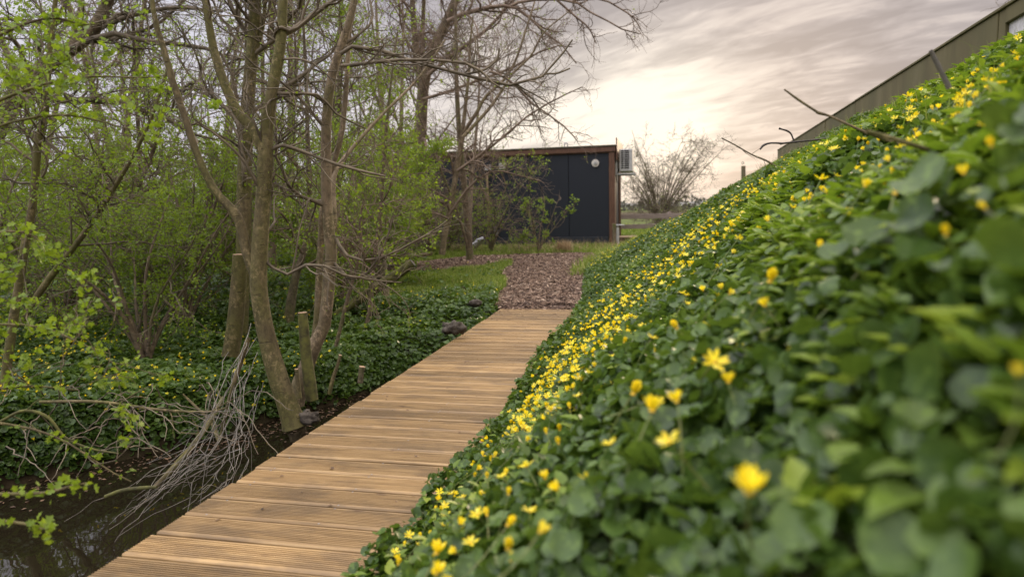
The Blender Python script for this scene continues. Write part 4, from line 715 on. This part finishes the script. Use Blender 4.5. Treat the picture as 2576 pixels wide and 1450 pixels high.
P, t = scatter_bank(1900, .12, 1.1, 1.0, .24, .8, keepd=.22); put_leaves(mb, P, .05, .15, .042, H12, .6)
P, t = scatter_bank(750, .08, .85, 1.0, .345, .8, keepd=.2); put_leaves(mb, P, .10, .20, .045, H12, .7)
P, t = scatter_bank(90000, 2.6, 7.0, 1.1); put_leaves(mb, P, .0, .12, .028, H8, .5)
P, t = scatter_bank(80000, 7.0, 14, 1.1); put_leaves(mb, P, .0, .13, .038, H5)
P, t = scatter_bank(45000, 14, 26, 1.1, t1=1.15); put_leaves(mb, P, .0, .15, .06, H5)
tag(mb.build('bank_celandine_leaves', MAT['celandine'], smooth=True), 'dense glossy celandine leaves covering the bank on the right', 'ground cover', kind='stuff')
# woodland floor on the left
def scatter_left(n, y0, y1, x0, x1, p=1.0):
    Y = y0 + (y1 - y0) * rng.random(n) ** p; X = x0 * Y + rng.random(n) * (x1 - x0 * Y); z_ = G(X, Y); lim = np.where(Y < 7.3, deckL(Y) - .02, np.where(Y < 11, -.1, .1))
    k = (X < lim) & (z_ > -.40) & ~on_path(X, Y); g_ = sstep(X, -2.6 - .25 * (Y - 7), -1.4 - .25 * (Y - 7)) * sstep(Y, 7.6, 9.0); k &= rng.random(n) > g_ * .97
    P = np.stack([X, Y, z_], -1)[k]; px, py, dz = pix(P); k = (px > -250) & (px < 2000) & (py < 1600); return P[k]
mb = MB()
Yd = rng.uniform(1.6, 6.0, 16000); Xd = ditchL(Yd) + rng.uniform(-.38, .06, 16000); zd = G(Xd, Yd); k = (zd > -.43) & (Xd < deckL(Yd) - .03); put_leaves(mb, np.stack([Xd, Yd, zd], -1)[k], .0, .09, .032, H8, .5)
P = scatter_left(130000, 2.2, 6.0, -.95, 1.0); put_leaves(mb, P, .0, .10, .036, H8)
P = scatter_left(120000, 6.0, 12.5, -.95, .5); put_leaves(mb, P, .0, .12, .046, H5)
P = scatter_left(30000, 12.5, 17.5, -.9, -1.5); put_leaves(mb, P, .0, .15, .075, H5)
tag(mb.build('woodland_celandine_leaves', MAT['celandine'], smooth=True), 'carpet of dark green celandine leaves under the trees on the left', 'ground cover', kind='stuff')
# nettles, cow parsley and other lighter plants on the upper bank
def plants(mb, P, hgt, size, pairs=4):
    for q in range(pairs):
        for s_ in (0, 1):
            n = len(P); a = rng.uniform(0, 6.28, n); Q = P.copy(); Q[:, 2] += hgt * (q + 1) / pairs * rng.uniform(.8, 1.1, n); el = rng.normal(.25, .3, n); X = np.stack([np.cos(a) * np.cos(el), np.sin(a) * np.cos(el), np.sin(el)], -1); Yv = unit(np.cross(np.array([[0, 0, 1.]]), X)); Z = np.cross(X, Yv)
            k = np.linalg.norm(Q - [0, 0, EYE], axis=1) > .27; mb.inst(SER[0], SER[1], Q[k], X[k], Yv[k], Z[k], (size * (1.2 - .12 * q) * rng.uniform(.7, 1.2, n))[k], 0, rng.random(n)[k])
mb = MB()
P, t = scatter_bank(300, .15, .9, 1.0, .36, .85, .22); plants(mb, P, .20, .045)
P, t = scatter_bank(420, .3, 1.6, 1.0, .30, .85, .42); plants(mb, P, .15, .056)
P, t = scatter_bank(6500, .2, 4.2, 1.0, .34, 1.0, .36); k = vnoise(P[:, 0], P[:, 1], 1.6, 20) > -.12; plants(mb, P[k], .15, .065)
P, t = scatter_bank(6000, 3.5, 12, 1.2, .5, 1.0); k = vnoise(P[:, 0], P[:, 1], 1.4, 21) > -.1; plants(mb, P[k], .10, .05, 3)
P, t = scatter_bank(1100, 1.0, 6, 1.0, 0, .4, .6); k = vnoise(P[:, 0], P[:, 1], 1.8, 22) > .12; plants(mb, P[k], .13, .05, 3)
P, t = scatter_bank(4200, 1.2, 7, 1.0, .0, .7, .6); k = vnoise(P[:, 0], P[:, 1], 2.2, 24) > -.08; plants(mb, P[k], .11, .04, 3)
P, t = scatter_bank(5000, 7, 16, 1.0, .1, .8); k = vnoise(P[:, 0], P[:, 1], 1.2, 25) > .0; plants(mb, P[k], .10, .055, 2)
P, t = scatter_bank(1800, 12, 22, 1.2, .6, 1.1); plants(mb, P, .10, .08, 3)
tag(mb.build('bank_nettles', MAT['nettle'], smooth=True), 'yellow-green nettles and cow parsley growing on the upper part of the bank', 'nettles', kind='stuff')
# grass
def blades(mb, P, h, wd_, lean=.35, mat=0, rlo=0., rhi=1.):
    n = len(P); a = rng.uniform(0, 6.28, n); d = np.stack([np.cos(a), np.sin(a), np.zeros(n)], -1); s_ = np.stack([-np.sin(a), np.cos(a), np.zeros(n)], -1) * (wd_ / 2)
    hh = (h * rng.uniform(.5, 1.3, n))[:, None]; ln = rng.normal(0, lean, n)[:, None]; m1 = P + d * hh * ln * .3 + [0, 0, 1] * hh * .55; m2 = P + d * hh * ln + [0, 0, 1] * hh * (1 - .25 * ln * ln)
    V = np.stack([P - s_, P + s_, m1 + s_ * .8, m1 - s_ * .8, m2], 1).reshape(-1, 3); b_ = (np.arange(n) * 5)[:, None]; r = np.repeat(rlo + (rhi - rlo) * rng.random(n), 5)
    mb.add(V, b_ + np.array([[0, 1, 2, 3]]), mat, r); n0 = mb.n - len(V); mb.L.append((b_ + np.array([[3, 2, 4]]) + n0).ravel()); mb.C.append(np.full(n, 3)); mb.M.append(np.full(n, mat))
def region(n, fx, y0, y1, cond):
    Y = rng.uniform(y0, y1, n); lo, hi = fx(Y); X = lo + (hi - lo) * rng.random(n); P = np.stack([X, Y, G(X, Y)], -1); return P[cond(X, Y)]
mb = MB()
P = region(60000, lambda Y: (-3.2 - .2 * (Y - 8), 0 * Y + .4), 7.5, 13.2, lambda X, Y: ~on_path(X, Y) & (X < .15) & (rng.random(len(X)) < .25 + .75 * sstep(X, -3.0 - .2 * (Y - 8), -1.2 - .2 * (Y - 8)))); blades(mb, P, .085 * (.5 + 1.2 * np.clip(vnoise(P[:, 0], P[:, 1], 1.7, 31) + .5, 0, 1)), .007, .6)
P = region(50000, lambda Y: (-4 + 0 * Y, foot(Y) + .3), 13.4, 19.5, lambda X, Y: ~on_path(X, Y)); blades(mb, P, .12, .010, .5)
P = region(26000, lambda Y: (-14 + 0 * Y, -3.5 + 0 * Y), 13.0, 20, lambda X, Y: ~on_path(X, Y)); blades(mb, P, .13, .014, .5)
P = region(26000, lambda Y: (2.8 + 0 * Y, foot(Y) + .6), 18.0, 34, lambda X, Y: X > 3.2); blades(mb, P, .18, .02, .5)
tag(mb.build('grass', MAT['grass']), 'short green grass beside the path and in front of the cabin', 'grass', kind='stuff')
mb = MB()
P, t = scatter_bank(9000, 1.2, 10, 1.0, .5, 1.0, 1.0); blades(mb, P, .17, .006, .5)
P, t = scatter_bank(9000, 8, 16, 1.0, .62, 1.05); blades(mb, P, .13, .008, .6)
P, t = scatter_bank(5000, 16, 27, 1.0, .5, 1.15); blades(mb, P, .24, .010, .6)
P, t = scatter_bank(5000, 10, 18, 1.0, -.06, .25); blades(mb, P, .20, .010, .6)
P, t = scatter_bank(5000, 2, 12, 1.0, .0, .6, 1.0); k = vnoise(P[:, 0], P[:, 1], 1.5, 27) > .08; blades(mb, P[k], .15, .005, .6)
P, t = scatter_bank(500, .5, 2.0, 1.0, .5, 1.0, .7); blades(mb, P, .22, .006, .4)
tag(mb.build('bank_grass', MAT['grass']), 'long grass blades mixed among the plants along the crest of the bank', 'grass', kind='stuff')
mb = MB(); P = region(700, lambda Y: (0 * Y + 1.05, 0 * Y + 1.35), 15.2, 15.7, lambda X, Y: X > 0); blades(mb, P, .28, .010, .6); P = region(900, lambda Y: (0 * Y - 2, 0 * Y + 3), 15.0, 17.6, lambda X, Y: X > -9); blades(mb, P, .26, .009, .8)
P, t = scatter_bank(260, 14, 24, 1.0, .75, 1.1); blades(mb, P, .4, .009, .5)
tag(mb.build('dry_grass', MAT['straw']), 'tan tufts of dry grass at the foot of the dark cabin wall', 'dry grass', kind='stuff')
# floating leaves / litter on the water's edge
mb = MB(); n = 1400; Y = rng.uniform(2, 5.5, n); X = ditchL(Y) + rng.normal(.05, .22, n); zz_ = np.maximum(G(X, Y) + .004, -.417); k = (X < deckL(Y)) ; P = np.stack([X, Y, zz_], -1)[k]; Xf, Yf, Zf = frames(rng, len(P), np.array([[0, 0, 1.]]), .12)
mb.inst(DIA[0], DIA[1], P, Xf, Yf, Zf, rng.uniform(.012, .035, len(P)), 0, rng.random(len(P))); tag(mb.build('leaf_litter', MAT['litter']), 'brown fallen leaves lying along the muddy edge of the ditch', 'leaf litter', kind='stuff')
mb = MB(); n = 70; P = E0 + np.array([0, 0, .003]) - dv * (rng.random((n, 1)) * 5.5) + rv * (rng.random((n, 1)) * .75 + .02); Xf, Yf, Zf = frames(rng, n, np.array([[0, 0, 1.]]), .12)
mb.inst(DIA[0], DIA[1], P, Xf, Yf, Zf, rng.uniform(.006, .024, n) , 0, rng.random(n)); tag(mb.build('deck_litter', MAT['litter']), 'specks of dead leaf and bark scattered on the boardwalk planks', 'litter', kind='stuff')
# ------------------------------------------------------------------ celandine flowers
def petal_tmpl(elev, n=8, wid=.16, seg=4):
    V = []; F = []; e = elev
    for q in range(n):
        a = 2 * math.pi * q / n + (.12 if q % 2 else -.05); el = e + (.12 if q % 2 else -.08); c_, s_ = math.cos(a), math.sin(a); b0 = len(V)
        for (r, w_) in ((.08, .05), (.35, .85), (.7, 1.0), (1.0, .12)):
            rr = r * .5; hz = rr * math.cos(el + .15 * r); vz = rr * math.sin(el + .15 * r); ww = wid * .5 * w_
            for sg in (-1, 1): V.append((c_ * hz - s_ * ww * sg, s_ * hz + c_ * ww * sg, vz + .02 * w_))
        for k in range(3): F.append([b0 + 2 * k, b0 + 2 * k + 1, b0 + 2 * k + 3, b0 + 2 * k + 2])
    return np.array(V), F
VAR = {'open': petal_tmpl(.25), 'half': petal_tmpl(.85, 8, .2), 'bud': petal_tmpl(1.3, 6, .3)}
def stem_pts(rng, L, n=8):
    t = np.linspace(0, 1, n); b_ = rng.uniform(.15, .4); return np.stack([b_ * L * t ** 2, .1 * L * np.sin(3 * t), -L * t], -1)
cand = []
def cands(P, hmin, hmax):
    P = P[rng.random(len(P)) < np.clip(.34 + 1.5 * (vnoise(P[:, 0], P[:, 1], 1.6, 40) + .5 * vnoise(P[:, 0], P[:, 1], 4.5, 41)), .06, 1)]
    Q = P.copy(); Q[:, 2] += rng.uniform(hmin, hmax, len(P)); cand.append(Q)
P, t = scatter_bank(4600, .9, 4.5, 1.0, .03, .75, .75); P = P[rng.random(len(P)) < np.clip(1.1 - t * 1.4, .08, 1)] if len(P) else P; cands(P, .12, .18)
P, t = scatter_bank(4600, 4.5, 11, 1.0, .02, .8); P = P[rng.random(len(P)) < np.clip(.9 - t * 1.25, .04, 1)]; cands(P, .08, .16)
P, t = scatter_bank(6500, 11, 22, 1.0, .0, .8); P = P[rng.random(len(P)) < np.clip(.9 - t * 1.35, .04, 1)]; cands(P, .09, .17)
P, t = scatter_bank(620, .9, 5.0, 1.0, .02, .6, .9); P = P[rng.random(len(P)) < 1.0 - t * 1.2]; Q = P.copy(); Q[:, 2] += rng.uniform(.12, .18, len(P)); cand.append(Q)
P = scatter_left(3800, 2.6, 6.5, -.95, 1.0); P = P[P[:, 0] < -1.5]; cands(P, .09, .13)
P = scatter_left(2800, 6.5, 13, -.95, 0.0); cands(P, .10, .15)
allp = np.concatenate(cand); px, py, dz = pix(allp); inn = (px > 0) & (px < 2576) & (py > 0) & (py < 1450); order = np.argsort(np.where(inn, dz, 999)); 
# hand-placed near flowers: (px, py, height above ground, size, kind, label)
def onbank(x, y, h):
    d = ray(x, y); s_ = np.linspace(.25, 30, 6000); Pp = np.array([0, 0, EYE]) + d * s_[:, None]; below = Pp[:, 2] < G(Pp[:, 0], Pp[:, 1]) + h
    return Pp[np.argmax(below)] if below.any() else None
near = [(1885, 1237, .16, .036, 'half', 'largest blurred yellow flower, low in front of the dark leaves at the lower right'), (1685, 1112, .16, .034, 'open', 'blurred open yellow flower below the pair of closed flowers'), (1592, 992, .17, .034, 'bud', 'upper left of the blurred closed flowers in the middle of the bank'),
        (1640, 1036, .165, .034, 'half', 'blurred half-open flower touching the closed one above it'), (1703, 1012, .16, .03, 'half', 'blurred flower just right of the half-open pair'), (1325, 1173, .15, .032, 'open', 'spiky wide-open flower on a slanting stem near the boardwalk'), (1098, 1392, .15, .03, 'half', 'blurred flower at the bottom edge beside the boardwalk'),
        (1100, 1440, .14, .03, 'half', 'flower cut by the bottom edge of the picture'), (1276, 1322, .15, .026, 'bud', 'upper of two round buds near the bottom middle'), (1278, 1380, .15, .028, 'bud', 'lower of two round buds near the bottom middle'), (1357, 1340, .15, .028, 'half', 'drooping flower right of the two round buds'),
        (1798, 912, .15, .034, 'open', 'open flower with one petal pointing right, upper middle of the bank'), (1936, 710, .15, .03, 'bud', 'blurred closed flower alone in the dark leaves, right of centre'), (1925, 770, .14, .028, 'half', 'blurred flower under the lone closed flower'), (2250, 490, .17, .03, 'bud', 'pale blurred bud in front of the nettles at the right'),
        (2380, 592, .16, .028, 'bud', 'small blurred bud below the pale one at the right'), (2495, 370, .17, .028, 'bud', 'blurred yellow bud near the right edge'), (2285, 243, .20, .045, 'open', 'wide flat yellow flower high on the bank before the wall'), (2560, 940, .15, .03, 'half', 'yellow flower at the right edge of the picture'),
        (2065, 452, .16, .03, 'open', 'open flower high on the bank below the black twig'), (1703, 826, .15, .028, 'bud', 'closed flower on a long stem in the middle of the bank'), (1640, 850, .14, .03, 'open', 'open flower left of the closed long-stemmed one'), (2480, 525, .16, .026, 'bud', 'faint yellow bud among leaves at the far right'), (2175, 470, .16, .03, 'half', 'orange-yellow half-open flower among the upper leaves'),
        (1033, 1337, .13, .03, 'open', 'star-shaped flower overhanging the near boards'), (962, 1386, .13, .026, 'half', 'flower overhanging the boards at the lower edge'), (820, 1357, .12, .024, 'bud', 'single flower lowest down over the nearest boards')]
kinds = ['open', 'half', 'bud']
def meshes(kind, seed, L):
    r2 = np.random.default_rng(seed); T, F = VAR[kind]; m1 = MB(); m1.add(T, F, 0, np.repeat(r2.random(len(T) // 8), 8)); sp_ = stem_pts(r2, L); return m1, sp_
pool = {}
def flower_parts(kind, v):
    key = (kind, v)
    if key not in pool:
        m1, sp_ = meshes(kind, v * 7 + len(kind), 5.0); a = m1.build('petals', MAT['petal']); m2 = MB(); m2.tubes(np.vstack([[0, 0, .0], [0, 0, .06], [0, 0, .1]]), np.array([.09, .08, .01]), 8); b_ = m2.build('stamens', MAT['stamen'], smooth=True)
        m3 = MB(); m3.tubes(sp_, np.linspace(.03, .04, len(sp_)), 6); c_ = m3.build('flower_stem', MAT['stem'], smooth=True); pool[key] = (a.data, b_.data, c_.data)
        for x in (a, b_, c_): bpy.data.objects.remove(x)
    return pool[key]
def place(kind, p, size, v, label, group, r2):
    o = bpy.data.objects.new('celandine_flower', None); o.empty_display_size = .02; COL.objects.link(o); o.location = p; a = r2.uniform(0, 6.28); tl = r2.uniform(.1, .7) if kind != 'bud' else r2.uniform(.1, .5)
    o.rotation_euler = (tl, r2.normal(0, .25), a); o.scale = (size,) * 3; tag(o, label, 'flower', group)
    for nm, d in zip(('petals', 'stamens', 'flower_stem'), flower_parts(kind, v)):
        c = bpy.data.objects.new(nm, d); COL.objects.link(c); c.parent = o
r2 = np.random.default_rng(8); cnt = 0; used = []
WPX = [110, 80, 75, 80, 55, 62, 60, 50, 38, 42, 55, 78, 46, 40, 45, 35, 34, 80, 45, 46, 32, 38, 28, 36, 40, 34, 24]
for (x, y, h, s_, kd, lb), wpx in zip(near, WPX):
    p = onbank(x, y, .205 if x > 1350 else .17)
    if p is None: continue
    s_ = min(wpx / FPX * float((p - np.array([0, 0, EYE])) @ Fv) * {'open': 1.0, 'half': 1.3, 'bud': 1.7}[kd], .055)
    place(kd, p, s_, r2.integers(0, 3), lb, 'celandine flowers', r2); used.append(p); cnt += 1
onb = bank(allp[:, 0], allp[:, 1])[1] > -.2
gl = {True: 'small yellow celandine flower in the dense drift on the bank', False: 'small yellow celandine flower in the carpet under the trees on the left'}
sel = order[:300 - cnt]
for i_ in sel:
    place(kinds[int(r2.choice(3, p=[.45, .3, .25]))], allp[i_], r2.uniform(.026, .037), r2.integers(0, 3), gl[bool(onb[i_])], 'celandine flowers', r2)
rest = allp[order[300 - cnt:]]
mb = MB(); kk = r2.integers(0, 3, len(rest))
for q, kd in enumerate(kinds):
    P = rest[kk == q]; n = len(P); X, Yv, Z = frames(r2, n, np.array([[-.35, -.45, 1.]]), .35); mb.inst(VAR[kd][0], VAR[kd][1], P, X, Yv, Z, r2.uniform(.028, .040, n), 0, r2.random(n))
    SP = np.stack([P, P - Z * .03, P - [0, 0, .12]], 1); mb.tubes(SP, np.full((n, 3), .001), 3, 1)
tag(mb.build('distant_celandine_flowers', [MAT['petal'], MAT['stem']]), 'countless more yellow celandine flowers dotted over the bank and woodland floor', 'flowers', kind='stuff')
